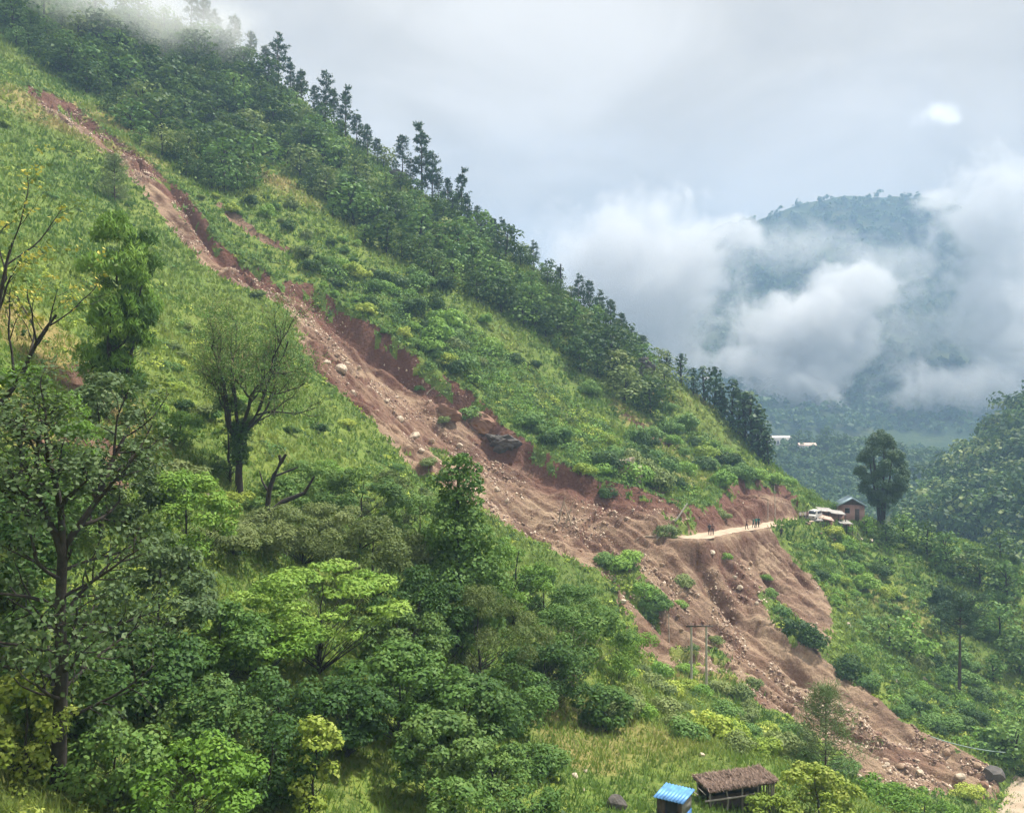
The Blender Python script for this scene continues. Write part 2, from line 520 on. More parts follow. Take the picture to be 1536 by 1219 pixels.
def grid_mesh(name, g, keep, mat, attr=None, more=None):
    """mesh of the kept cells of a grid; more = (grid, keep, attr) of a second, finer grid joined on"""
    ny, nx = g.Z.shape
    j, i = np.nonzero(keep)
    a = j * nx + i
    f = np.c_[a, a + 1, a + nx + 1, a + nx]
    used, inv = np.unique(f, return_inverse=True)
    V = np.c_[g.X.ravel(), g.Y.ravel(), g.Z.ravel()][used]
    at = {k: v.ravel()[used] for k, v in (attr or {}).items()}
    f = inv.reshape(-1, 4)
    if more:
        g2, k2, a2 = more
        n2 = g2.Z.shape[1]; j, i = np.nonzero(k2); a = j * n2 + i
        u2, i2 = np.unique(np.c_[a, a + 1, a + n2 + 1, a + n2], return_inverse=True)
        f = np.vstack([f, i2.reshape(-1, 4) + len(V)])
        V = np.vstack([V, np.c_[g2.X.ravel(), g2.Y.ravel(), g2.Z.ravel()][u2]])
        at = {k: np.r_[v, a2[k].ravel()[u2]] for k, v in at.items()}
    return mesh_np(name, V, f, mat, smooth=True, attr=at)


# ground colours -----------------------------------------------------------------
def ground_mat():
    m, N, L, bs = mat_new('hill_turf')
    big = noise_node(N, L, 0.09, 5, 0.6)
    mid = noise_node(N, L, 0.6, 5, 0.65)
    fine = noise_node(N, L, 4.0, 4, 0.7)
    c1 = ramp(N, L, big, [(0.32, (0.067, 0.127, 0.026)), (0.5, (0.127, 0.194, 0.036)), (0.7, (0.204, 0.246, 0.050))])
    c2 = mixc(N, L, ramp(N, L, mid, [(0.42, (0, 0, 0)), (0.68, (1, 1, 1))]), c1, (0.075, 0.111, 0.028))
    c3 = mixc(N, L, ramp(N, L, fine, [(0.45, (0, 0, 0)), (0.75, (0.752, 0.745, 0.702))]), c2, (0.226, 0.238, 0.070))
    at = N.new('ShaderNodeAttribute'); at.attribute_name = 'dry'
    dry = ramp(N, L, fine, [(0.3, (0.211, 0.164, 0.063)), (0.7, (0.347, 0.269, 0.113))])
    L.new(mixc(N, L, at.outputs['Fac'], c3, dry), bs.inputs['Base Color'])
    bs.inputs['Roughness'].default_value = 0.9
    bs.inputs['Specular IOR Level'].default_value = 0.1
    bump(N, L, fine, 0.8, 0.25, bs)
    return m


def soil_mat():
    m, N, L, bs = mat_new('raw_earth')
    tc = N.new('ShaderNodeTexCoord')
    mp = N.new('ShaderNodeMapping'); mp.inputs['Rotation'].default_value = (0, 0, math.radians(18)); mp.inputs['Scale'].default_value = (0.104, 0.738, 0.110)
    L.new(tc.outputs['Object'], mp.inputs[0])
    streak = noise_node(N, L, 1.0, 6, 0.6, vec=mp.outputs[0], dist=0.4)
    big = noise_node(N, L, 0.11, 4, 0.6)
    fine = noise_node(N, L, 3.2, 6, 0.75)
    c1 = ramp(N, L, streak, [(0.30, (0.140, 0.081, 0.057)), (0.46, (0.252, 0.159, 0.109)), (0.62, (0.365, 0.255, 0.174)), (0.74, (0.449, 0.343, 0.236))])
    c2 = mixc(N, L, ramp(N, L, big, [(0.42, (0, 0, 0)), (0.60, (0.75, 0.75, 0.75))]), c1, (0.374, 0.274, 0.183))
    wet = noise_node(N, L, 0.23, 4, 0.65, dist=0.8)
    c2 = mixc(N, L, ramp(N, L, wet, [(0.48, (0, 0, 0)), (0.62, (0.85, 0.85, 0.85))]), c2, (0.154, 0.098, 0.071))
    c3 = mixc(N, L, ramp(N, L, fine, [(0.5, (0, 0, 0)), (0.70, (0.7, 0.7, 0.7))]), c2, (0.121, 0.079, 0.054))
    c4 = mixc(N, L, ramp(N, L, fine, [(0.27, (0.7, 0.7, 0.7)), (0.40, (0, 0, 0))]), c3, (0.469, 0.370, 0.253))
    at = N.new('ShaderNodeAttribute'); at.attribute_name = 'red'
    red = ramp(N, L, fine, [(0.3, (0.094, 0.041, 0.032)), (0.7, (0.186, 0.086, 0.062))])
    L.new(mixc(N, L, at.outputs['Fac'], c4, red), bs.inputs['Base Color'])
    bs.inputs['Roughness'].default_value = 0.95
    bs.inputs['Specular IOR Level'].default_value = 0.1
    v = N.new('ShaderNodeTexVoronoi'); v.inputs['Scale'].default_value = 1.6; L.new(tc.outputs['Object'], v.inputs['Vector'])
    sm = N.new('ShaderNodeMath'); sm.operation = 'MULTIPLY_ADD'; sm.inputs[1].default_value = 0.5
    L.new(v.outputs['Distance'], sm.inputs[0]); L.new(fine, sm.inputs[2])
    bump(N, L, sm.outputs[0], 0.9, 0.35, bs)
    return m


M['turf'] = ground_mat()
M['soil'] = soil_mat()


def patch(x, y, spots):
    a = np.zeros(np.shape(x))
    for px, py, d, r, s in spots:
        cx, cyy, _ = W(px, py, d)
        t = np.hypot(x - cx, y - cyy) / r + 0.35 * fbm(x / 5, y / 5, 3, 81)
        a = np.maximum(a, s * (1 - sstep(0.55, 1.1, t)))
    return a


DRY = [(140, 150, 175, 9, .85), (70, 170, 160, 10, .8), (190, 200, 158, 8, .6), (395, 262, 186, 9, .8), (440, 290, 180, 7, .5), (100, 500, 64, 6, .9), (150, 520, 62, 5, .9), (60, 480, 62, 5, .8),
       (60, 700, 50, 5, .8), (320, 750, 62, 3, .9), (960, 650, 168, 6, .6), (1000, 690, 166, 6, .6), (880, 1110, 55, 5, .55), (960, 1120, 57, 6, .5), (990, 612, 186, 4, .9),
       (1020, 740, 150, 6, .4), (1060, 735, 152, 5, .4), (870, 1150, 50, 3, .7), (1340, 900, 142, 7, .45), (1010, 1000, 98, 6, .6), (1060, 1020, 98, 6, .6)]


def visible_cone(x, y, pad=14):
    k = 768 / FPX
    return (np.abs(x) < k * np.maximum(y, 0) * 1.12 + pad) & (y > -12)


def bare(x, y):
    """True where the turf is gone: the slide outline, roughened, less the green islands"""
    jx, jy = x + 0.7 * fbm(x / 1.3, y / 1.3, 4, 91, 0.65), y + 0.7 * fbm(x / 1.3, y / 1.3, 4, 95, 0.65)
    s = in_poly(jx, jy, SLIDE)
    for k_, S in enumerate(ISLANDS):
        s &= ~(in_poly(jx, jy, S) & (fbm(x / 2.2, y / 2.2, 4, 200 + k_) > (-0.35 if k_ < 2 else -0.02)))
    _, fp = seg_dist(x, y, FALL)
    s &= ~((fp < 4.0) & (fbm(x / 4.5, y / 3.0, 4, 301) > 0.52) & (fbm(x / 1.5, y / 1.5, 2, 302) > -0.3))
    e, _ = seg_dist(x, y, SLIDE, True)
    s &= ~((e < 1.3) & (fbm(x / 2.0, y / 2.0, 4, 303) > 0.20))
    return s, e


cxg = (GR.X[:-1, :-1] + ST / 2); cyg = (GR.Y[:-1, :-1] + ST / 2)
in_slide, edge_ = bare(cxg, cyg)
zone = in_slide | (edge_ < 2.6)
small = np.zeros(in_slide.shape, int)
for k_, S in enumerate(SMALL_SCARS):
    small[in_poly(cxg + 0.7 * fbm(cxg / 1.3, cyg / 1.3, 3, 91), cyg + 0.7 * fbm(cxg / 1.3, cyg / 1.3, 3, 95), S)] = k_ + 1
small[zone] = 0
keep_all = visible_cone(cxg, cyg)
turf_keep = keep_all & ~in_slide & (small == 0)
# the slide and its torn edge on a finer grid
sx0, sy0 = np.nanmin(SLIDE, 0) - 4; sx1, sy1 = np.nanmax(SLIDE, 0) + 4
sx0 = GR.x0 + ST * math.floor((sx0 - GR.x0) / ST); sy0 = GR.y0 + ST * math.floor((sy0 - GR.y0) / ST)
FG = Grid(sx0, sx1, sy0, sy1, ST / 2, height)
fcx, fcy = FG.X[:-1, :-1] + ST / 4, FG.Y[:-1, :-1] + ST / 4
fi = ((fcx - GR.x0) / ST).astype(int); fj = ((fcy - GR.y0) / ST).astype(int)
fzone = zone[np.clip(fj, 0, zone.shape[0] - 1), np.clip(fi, 0, zone.shape[1] - 1)]
fkeep = fzone & bare(fcx, fcy)[0]
hill = link('hillside', grid_mesh('hillside', GR, keep_all & ~zone & (small == 0), M['turf'], {'dry': patch(GR.X, GR.Y, DRY)}, (FG, fzone & ~fkeep, {'dry': patch(FG.X, FG.Y, DRY)})))
tag(hill, 'steep green hillside that the landslide has cut open', kind='structure')
du_, _ = seg_dist(FG.X, FG.Y, SLIDE_UP)
gz = np.hypot(*np.gradient(FG.Z, ST / 2))
redness = np.clip(sstep(7.5, 1.5, du_ + 3.0 * fbm(FG.X / 6, FG.Y / 6, 3, 7)) * 0.9 + 0.6 * sstep(1.1, 2.0, gz) + 0.5 * sstep(0.15, 0.6, fbm(FG.X / 11, FG.Y / 11, 3, 17)), 0, 1) * 0.9
scar = link('landslide_scar', grid_mesh('landslide_scar', FG, fkeep, M['soil'], {'red': redness}))
tag(scar, 'long bare red-brown landslide running from the upper slope down to the stream', kind='structure')
for k_ in range(len(SMALL_SCARS)):
    kp = (small == k_ + 1) & keep_all
    if kp.any():
        o = link('earth_slip', grid_mesh('earth_slip', GR, kp, M['soil'], {'red': np.full(GR.X.shape, 0.35)}))
        tag(o, kind='structure')

# road: pale earth sheet on its bench
def strip(name, P, Z, w, mat, lift, n=60, wob=0.25):
    t = np.linspace(0, len(P) - 1, n)
    x = np.interp(t, np.arange(len(P)), P[:, 0]); y = np.interp(t, np.arange(len(P)), P[:, 1]); z = np.interp(t, np.arange(len(P)), Z)
    dx, dy = np.gradient(x), np.gradient(y); l = np.hypot(dx, dy)
    nx, ny = -dy / l, dx / l
    m = 7
    V = []
    for a in np.linspace(-1, 1, m):
        ww = w * (1 + wob * (0.6 * vnoise(t * 3, t * 0 + np.sign(a) * 3, 5) + 0.4 * vnoise(t * 11, t * 0 + np.sign(a) * 7, 6) - .5)) * a
        V.append(np.c_[x + nx * ww, y + ny * ww, z + lift - 0.05 * a * a])
    V = np.stack(V, 1).reshape(-1, 3)
    i, j = np.meshgrid(np.arange(n - 1), np.arange(m - 1), indexing='ij'); a = (i * m + j).ravel()
    return link(name, mesh_np(name, V, np.c_[a, a + m, a + m + 1, a + 1], mat, smooth=True))


M['road'] = solid('dust_road', (0.43, 0.315, 0.225), 0.95, 0.3, 0.9, bmp=0.06)
road = strip('road', ROADC, ROADZ, 1.9, M['road'], 0.10, 140, 0.9)
tag(road, 'pale earth road cut across the hillside', kind='structure')

mw, N_, L_, bs_ = mat_new('muddy_water')
L_.new(ramp(N_, L_, noise_node(N_, L_, 0.6, 5, 0.6), [(0.3, (0.36, 0.27, 0.19)), (0.7, (0.50, 0.41, 0.31))]), bs_.inputs['Base Color'])
bs_.inputs['Roughness'].default_value = 0.22
bump(N_, L_, noise_node(N_, L_, 2.5, 4, 0.6), 0.4, 0.1, bs_)
river = strip('stream', RIVER, np.linspace(-42.0, -41.0, len(RIVER)), 2.7, mw, 0.0, 90)
tag(river, 'muddy tan stream at the foot of the landslide', kind='structure')

# ------------------------------------------------------------------ the land beyond
def wooded_mat(name, stops, sc):
    m, N, L, bs = mat_new(name)
    a = noise_node(N, L, sc, 5, 0.62)
    b = noise_node(N, L, sc * 9, 4, 0.7)
    c = mixc(N, L, ramp(N, L, b, [(0.4, (0, 0, 0)), (0.7, (0.7, 0.7, 0.7))]), ramp(N, L, a, stops), (0.018, 0.035, 0.018))
    L.new(c, bs.inputs['Base Color'])
    bs.inputs['Roughness'].default_value = 0.95; bs.inputs['Specular IOR Level'].default_value = 0.05
    bump(N, L, b, 1.0, 3.0, bs)
    return m


M['wood'] = wooded_mat('wooded_slope', [(0.35, (0.035, 0.06, 0.022)), (0.5, (0.06, 0.085, 0.03)), (0.68, (0.12, 0.125, 0.05))], 0.02)

RH = RBF([W(*p) for p in [(1340, 800, 300), (1370, 760, 320), (1400, 720, 345), (1440, 690, 360), (1480, 655, 375), (1536, 610, 390), (1600, 560, 410), (1700, 500, 430),
                          (1430, 800, 270), (1500, 760, 285), (1536, 820, 245), (1600, 740, 270), (1700, 700, 280), (1500, 880, 235), (1700, 900, 215), (1350, 860, 260)]] +
         [(190, 420, -50), (150, 400, -75), (250, 470, -30), (330, 480, 10), (90, 330, -75), (120, 260, -72)], 12)
RHG = Grid(70, 330, 170, 480, 3.0, lambda x, y: RH(x, y) + 3.0 * fbm(x / 30, y / 30, 4, 101))
rh = link('far_bank_hill', grid_mesh('far_bank_hill', RHG, np.ones((RHG.Z.shape[0] - 1, RHG.Z.shape[1] - 1), bool), M['wood']))
tag(rh, 'wooded hillside across the stream', kind='structure')

VR = RBF([W(*p) for p in [(1120, 690, 560), (1160, 672, 560), (1200, 668, 560), (1260, 664, 565), (1330, 668, 575), (1400, 680, 590), (1480, 700, 600),
                          (1120, 740, 480), (1200, 735, 480), (1280, 740, 480), (1360, 745, 490), (1450, 760, 480), (1000, 760, 480), (1200, 790, 430), (1300, 800, 420), (1000, 720, 560)]] +
         [(200, 660, -38), (330, 660, -38), (60, 640, -50), (100, 400, -80), (200, 400, -85), (350, 420, -70)], 15)
VRG = Grid(40, 420, 380, 700, 4.0, lambda x, y: VR(x, y) + 2.0 * fbm(x / 40, y / 40, 4, 111))
vr = link('valley_terrace', grid_mesh('valley_terrace', VRG, np.ones((VRG.Z.shape[0] - 1, VRG.Z.shape[1] - 1), bool), M['wood']))
tag(vr, 'hazy wooded terrace with far houses in the valley', kind='structure')

FM = RBF([W(*p) for p in [(900, 560, 1150), (960, 470, 1250), (1020, 400, 1300), (1080, 338, 1330), (1120, 326, 1340), (1180, 314, 1340), (1240, 303, 1340), (1300, 297, 1340), (1360, 296, 1340),
                          (1420, 300, 1340), (1480, 330, 1350), (1560, 360, 1380), (1700, 420, 1400), (1000, 520, 950), (1060, 500, 1000), (1050, 590, 800), (980, 600, 820),
                          (1150, 420, 1150), (1250, 450, 1100), (1350, 430, 1130), (1450, 460, 1150), (1130, 560, 920), (1250, 560, 950), (1330, 520, 1000), (1400, 560, 930),
                          (1520, 560, 980), (1150, 640, 760), (1250, 655, 760), (1350, 655, 760), (1450, 660, 780), (1600, 640, 800), (1700, 600, 900), (900, 680, 760)]] +
         [(0, 1500, 60), (300, 1700, 200), (700, 1700, 250), (1100, 1600, 150), (300, 640, -60), (100, 620, -60), (500, 640, -60), (900, 800, 0), (1100, 1200, 200), (60, 900, -30), (0, 1200, 0)], 30)
FMG = Grid(0, 1200, 600, 1760, 9.0, lambda x, y: FM(x, y) + 16 * fbm(x / 130, y / 130, 5, 121) * sstep(640, 900, y) - 10 * np.abs(fbm(x / 90, y / 200, 3, 131)))
fm = link('far_mountain', grid_mesh('far_mountain', FMG, np.ones((FMG.Z.shape[0] - 1, FMG.Z.shape[1] - 1), bool), M['wood']))
tag(fm, 'blue hazy mountain across the valley, half hidden by cloud', kind='structure')

# ------------------------------------------------------------------ air
def box_mesh(name, lo, hi):
    lo, hi = np.array(lo), np.array(hi)
    V = [(x, y, z) for x in (0, 1) for y in (0, 1) for z in (0, 1)]
    return mesh_np(name, lo + np.array(V) * (hi - lo), [(0, 1, 3, 2), (4, 6, 7, 5), (0, 4, 5, 1), (2, 3, 7, 6), (0, 2, 6, 4), (1, 5, 7, 3)])


def volume_mat(name, dens, col=(1, 1, 1), aniso=0.0):
    m = bpy.data.materials.new(name); m.use_nodes = True
    N, L = m.node_tree.nodes, m.node_tree.links
    N.remove(N['Principled BSDF'])
    v = N.new('ShaderNodeVolumePrincipled')
    v.inputs['Color'].default_value = (*col, 1); v.inputs['Density'].default_value = dens; v.inputs['Anisotropy'].default_value = aniso
    L.new(v.outputs[0], N['Material Output'].inputs['Volume'])
    return m, N, L, v


HAZE_D = 0.00045
hm, *_ = volume_mat('haze_air', HAZE_D, (0.42, 0.64, 0.95))
haze = link('haze', box_mesh('haze', (-420, -60, -110), (1300, 1820, 345)), None, hm)
tag(haze, 'pale blue haze lying in the valley', kind='stuff')


def cloud(name, puffs, dens, soft, nscale, seed, label, amp=0.9, col=(1, 1, 1), thresh=0.0, steps=0.3):
    """one body of cloud: several soft puffs in one closed box, broken up by noise. puffs: (centre, radii)"""
    C_ = np.array([p[0] for p in puffs]); R_ = np.array([p[1] for p in puffs])
    lo = (C_ - R_ * 1.25).min(0); hi = (C_ + R_ * 1.25).max(0)
    m, N, L, v = volume_mat(name, 0.0, col)
    geo = N.new('ShaderNodeNewGeometry')
    nz = N.new('ShaderNodeTexNoise'); nz.noise_dimensions = '4D'; nz.inputs['W'].default_value = seed
    nz.inputs['Scale'].default_value = nscale; nz.inputs['Detail'].default_value = 8; nz.inputs['Roughness'].default_value = 0.72; nz.inputs['Distortion'].default_value = 0.6
    L.new(geo.outputs['Position'], nz.inputs['Vector'])
    acc = None
    for c, r in zip(C_, R_):
        s = N.new('ShaderNodeVectorMath'); s.operation = 'SUBTRACT'; s.inputs[1].default_value = c; L.new(geo.outputs['Position'], s.inputs[0])
        d = N.new('ShaderNodeVectorMath'); d.operation = 'DIVIDE'; d.inputs[1].default_value = r; L.new(s.outputs[0], d.inputs[0])
        l = N.new('ShaderNodeVectorMath'); l.operation = 'LENGTH'; L.new(d.outputs[0], l.inputs[0])
        q = N.new('ShaderNodeMath'); q.operation = 'SUBTRACT'; q.inputs[0].default_value = 1.0; L.new(l.outputs['Value'], q.inputs[1])
        if acc is None:
            acc = q.outputs[0]
        else:
            mx = N.new('ShaderNodeMath'); mx.operation = 'SMOOTH_MAX'; mx.inputs[2].default_value = 0.2
            L.new(acc, mx.inputs[0]); L.new(q.outputs[0], mx.inputs[1]); acc = mx.outputs[0]
    n0 = N.new('ShaderNodeMath'); n0.operation = 'SUBTRACT'; n0.inputs[1].default_value = 0.5; L.new(nz.outputs[0], n0.inputs[0])
    a = N.new('ShaderNodeMath'); a.operation = 'MULTIPLY_ADD'; a.inputs[1].default_value = amp * 2
    L.new(n0.outputs[0], a.inputs[0]); L.new(acc, a.inputs[2])
    mr = N.new('ShaderNodeMapRange'); mr.interpolation_type = 'SMOOTHSTEP'
    mr.inputs[1].default_value = thresh; mr.inputs[2].default_value = thresh + soft; mr.inputs[3].default_value = 0; mr.inputs[4].default_value = dens
    L.new(a.outputs[0], mr.inputs[0]); L.new(mr.outputs[0], v.inputs['Density'])
    m.cycles.volume_step_rate = steps
    o = link(name, box_mesh(name, lo, hi), None, m)
    tag(o, label, 'cloud', kind='stuff')
    return o


def P_(px, py, d, rx, ry, rz):
    """puff: middle at a place of the picture, radii in picture units across, metres deep, picture units up"""
    return (W(px, py, d), (rx / FPX * d, ry, rz / FPX * d))


CLOUDS = [
    ('cloud', [P_(1215, 505, 900, 120, 60, 85), P_(1180, 585, 880, 105, 50, 60), P_(1275, 440, 920, 75, 50, 50), P_(1120, 565, 890, 80, 50, 50)], 0.042, 0.42, 0.027, 3.1,
     'thick white cloud puff hanging in front of the mountain face', 1.3),
    ('cloud', [P_(950, 430, 930, 180, 80, 150), P_(1045, 410, 940, 60, 50, 80), P_(1095, 350, 950, 70, 40, 30), P_(980, 540, 900, 100, 50, 60)], 0.030, 0.55, 0.021, 8.4,
     'grey-white cloud bank hiding the mountain behind the ridge', 1.15),
    ('cloud', [P_(1490, 330, 950, 90, 60, 110), P_(1510, 470, 920, 95, 60, 100), P_(1430, 585, 860, 130, 40, 50), P_(1550, 560, 880, 90, 50, 80), P_(1420, 300, 960, 50, 40, 20)], 0.030, 0.5, 0.024, 5.7,
     'torn white cloud along the right flank of the mountain', 1.4),
    ('cloud', [P_(1190, 370, 1010, 130, 40, 45), P_(1330, 400, 1000, 120, 40, 60), P_(1380, 500, 940, 90, 40, 70)], 0.014, 0.8, 0.030, 11.3,
     'thin shreds of mist drifting across the upper mountain', 1.9),
]
for nm, pf, dn, so, ns, sd, lb, am in CLOUDS:
    cloud(nm, pf, dn, so, ns, sd, lb, am, (0.86, 0.86, 0.865))
cloud('cloud', [P_(235, 20, 218, 130, 26, 85), P_(335, 45, 232, 100, 18, 75), P_(110, -40, 205, 180, 30, 80)], 0.07, 1.3, 0.04, 2.2, 'thin mist drifting over the top of the wooded ridge', 0.9, (0.96, 0.965, 0.97))
# ------------------------------------------------------------------ plants: shapes
def unit(v):
    v = np.asarray(v, float)
    return v / (np.linalg.norm(v, axis=-1, keepdims=True) + 1e-9)


class Wood:
    """collects tapered tubes"""
    def __init__(s):
        s.V = []; s.F = []; s.n = 0

    def tube(s, P, R, k=6):
        P = np.asarray(P, float); R = np.asarray(R, float)
        T = unit(np.gradient(P, axis=0))
        ref = np.where(np.abs(T[:, 2:3]) > 0.9, [[1.0, 0, 0]], [[0, 0, 1.0]])
        A = unit(np.cross(T, ref)); B = np.cross(T, A)
        th = np.arange(k) * 2 * np.pi / k
        ring = P[:, None] + R[:, None, None] * (A[:, None] * np.cos(th)[None, :, None] + B[:, None] * np.sin(th)[None, :, None])
        n = len(P)
        i, j = np.meshgrid(np.arange(n - 1), np.arange(k), indexing='ij')
        a = s.n + i * k + j; b = s.n + i * k + (j + 1) % k
        s.V.append(ring.reshape(-1, 3)); s.F.append(np.stack([a, b, b + k, a + k], -1).reshape(-1, 4)); s.n += n * k

    def mesh(s, name, mat):
        return mesh_np(name, np.vstack(s.V), np.vstack(s.F), mat, smooth=True)


def rot_to(rng, d, ang):
    """a direction at about this angle from d"""
    a = unit(np.cross(d, rng.normal(size=3)))
    return unit(d * math.cos(ang) + a * math.sin(ang))


def branch(rng, wood, tips, p, d, length, r, lvl, last, nsub=(5, 4, 3), up=0.12, wob=0.22, ratio=0.58, spread=0.8, k=6, start=0.3, seg=6):
    P = [np.array(p, float)]; d = unit(d)
    for i in range(seg):
        d = unit(d + rng.normal(size=3) * wob * 0.5 + np.array([0, 0, up]))
        P.append(P[-1] + d * length / seg)
    P = np.array(P); R = r * np.linspace(1, 0.38 if lvl < last else 0.2, len(P))
    wood.tube(P, R, max(3, k - 2 * lvl))
    if lvl >= last:
        for q in np.linspace(0.45, 1.0, 3):
            f = q * seg; i = min(int(f), seg - 1)
            tips.append((P[i] + (P[i + 1] - P[i]) * (f - i), unit(P[i + 1] - P[i])))
        return
    n = nsub[min(lvl, len(nsub) - 1)]
    for q in range(n):
        t = start + (1 - start) * (q + rng.random() * 0.8) / n
        f = min(t, 0.99) * seg; i = int(f)
        dd = rot_to(rng, unit(P[i + 1] - P[i]), spread * (0.7 + 0.6 * rng.random()))
        branch(rng, wood, tips, P[i] + (P[i + 1] - P[i]) * (f - i), dd, length * ratio * (0.75 + 0.5 * rng.random()) * (1.15 - 0.35 * t), R[i] * 0.62, lvl + 1, last, nsub, up, wob, ratio, spread, k, start, seg)
    tips.append((P[-1], d))


def leaf_quads(rng, C, Nrm, size, aspect=0.55, droop=0.0, fold=0.0, tone=None, dirs=None, square=False):
    """one pointed quad per leaf; C centres, Nrm facing, tone 0..1 per leaf"""
    n = len(C)
    Nrm = unit(Nrm)
    a = dirs if dirs is not None else rng.normal(size=(n, 3))
    a = unit(a - Nrm * (a * Nrm).sum(1, keepdims=True))
    a = unit(a + np.array([0, 0, -droop]))
    b = unit(np.cross(Nrm, a))
    s = (np.full(n, size) if np.isscalar(size) else size)[:, None] * (0.7 + 0.6 * rng.random((n, 1)))
    w = s * aspect
    f = Nrm * s * fold
    if square:
        V = np.stack([C - a * s * .5 - b * w * .5, C + a * s * .42 - b * w * .5, C + a * s * .5 + b * w * .45 - f, C - a * s * .42 + b * w * .5 - f], 1)
    else:
        V = np.stack([C - a * s * .5, C - a * s * .05 + b * w * .5 - f, C + a * s * .5, C - a * s * .05 - b * w * .5 - f], 1)
    F = np.arange(n * 4).reshape(n, 4)
    t = rng.random(n) if tone is None else tone
    return V.reshape(-1, 3), F, np.repeat(t, 4)


def join_leaves(name, parts, mat):
    V = np.vstack([p[0] for p in parts]); off = np.cumsum([0] + [len(p[0]) for p in parts[:-1]])
    F = np.vstack([p[1] + o for p, o in zip(parts, off)]); t = np.concatenate([p[2] for p in parts])
    return mesh_np(name, V, F, mat, attr={'v': t})


def tip_leaves(rng, tips, per, r, size, aspect=0.5, flat=1.0, upn=0.7, droop=0.0, tones=0.5, square=False, along=0.0, mid=None):
    """leaf clusters round the twig ends"""
    T = np.array([t[0] for t in tips]); D = np.array([t[1] for t in tips])
    n = len(T)
    idx = np.repeat(np.arange(n), per)
    off = rng.normal(size=(n * per, 3)) * r * np.array([1, 1, flat])
    C = T[idx] + off + D[idx] * (rng.random((n * per, 1)) * along)
    mid_ = T.mean(0) if mid is None else np.asarray(mid)
    outw = unit(C - mid_)
    Nr = outw * 0.45 + np.array([0, 0, upn]) + rng.normal(size=C.shape) * 0.45
    base = rng.random(n)
    tone = np.clip(base[idx] * tones + rng.random(n * per) * (1 - tones), 0, 1)
    return leaf_quads(rng, C, Nr, size, aspect, droop, 0.12, tone, None, square)


def lobe_leaves(rng, lobes, per, size, aspect=0.75, upn=0.45, shell=0.75, square=True, droop=0.0, low=-0.35, rough=0.4):
    """leaves on the outer shell of soft lobes: (centre, radii)"""
    parts = []
    for c, r in lobes:
        c = np.array(c, float); r = np.array(r, float)
        n = max(6, int(per * (r[0] * r[1] + r[0] * r[2]) ** 1.0))
        u = unit(rng.normal(size=(n * 2, 3)))
        u = u[u[:, 2] > low][:n]
        rad = shell + (1 - shell) * rng.random((len(u), 1)) ** 0.6 + rng.normal(size=(len(u), 1)) * 0.07
        C = c + u * r * rad
        Nr = unit(u / r) * 0.8 + np.array([0, 0, upn]) + rng.normal(size=C.shape) * rough
        tone = np.clip(rng.random() * 0.45 + rng.random(len(u)) * 0.55, 0, 1)
        parts.append(leaf_quads(rng, C, Nr, size, aspect, droop, 0.1, tone, None, square))
    return parts


M['bark'] = solid('bark_brown', (0.085, 0.062, 0.045), 0.95, 0.4, 6.0, bmp=0.02)
M['bark_dark'] = solid('bark_dark', (0.035, 0.028, 0.024), 0.95, 0.4, 6.0, bmp=0.02)
M['bark_pale'] = solid('bark_pale', (0.24, 0.21, 0.17), 0.9, 0.35, 5.0, bmp=0.02)
LEAF = {
    'dark': leaf_mat('leaf_dark', [(0.05, (0.022, 0.058, 0.016)), (0.5, (0.048, 0.105, 0.026)), (0.95, (0.110, 0.185, 0.045))]),
    'mid': leaf_mat('leaf_mid', [(0.05, (0.064, 0.150, 0.037)), (0.5, (0.125, 0.239, 0.058)), (0.95, (0.227, 0.352, 0.088))]),
    'bright': leaf_mat('leaf_bright', [(0.05, (0.114, 0.239, 0.037)), (0.5, (0.193, 0.352, 0.058)), (0.95, (0.329, 0.487, 0.094))]),
    'lime': leaf_mat('leaf_lime', [(0.05, (0.193, 0.295, 0.042)), (0.5, (0.318, 0.420, 0.063)), (0.95, (0.545, 0.589, 0.114))]),
    'olive': leaf_mat('leaf_olive', [(0.05, (0.096, 0.150, 0.046)), (0.5, (0.176, 0.239, 0.076)), (0.95, (0.295, 0.341, 0.120))]),
    'grey': leaf_mat('leaf_grey', [(0.05, (0.059, 0.109, 0.046)), (0.5, (0.131, 0.200, 0.088)), (0.95, (0.306, 0.386, 0.197))]),
    'yellow': leaf_mat('leaf_yellow', [(0.05, (0.215, 0.251, 0.053)), (0.45, (0.432, 0.408, 0.084)), (0.95, (0.950, 0.772, 0.186))]),
    'pine': leaf_mat('pine_needle', [(0.05, (0.027, 0.069, 0.038)), (0.5, (0.053, 0.109, 0.057)), (0.95, (0.104, 0.161, 0.076))], 0.15),
    'pine_pale': leaf_mat('pine_needle_pale', [(0.05, (0.095, 0.151, 0.057)), (0.5, (0.161, 0.227, 0.085)), (0.95, (0.284, 0.330, 0.141))], 0.2),
    'rust': leaf_mat('twig_rust', [(0.05, (0.133, 0.136, 0.053)), (0.5, (0.209, 0.199, 0.085)), (0.95, (0.322, 0.265, 0.133))], 0.2),
}

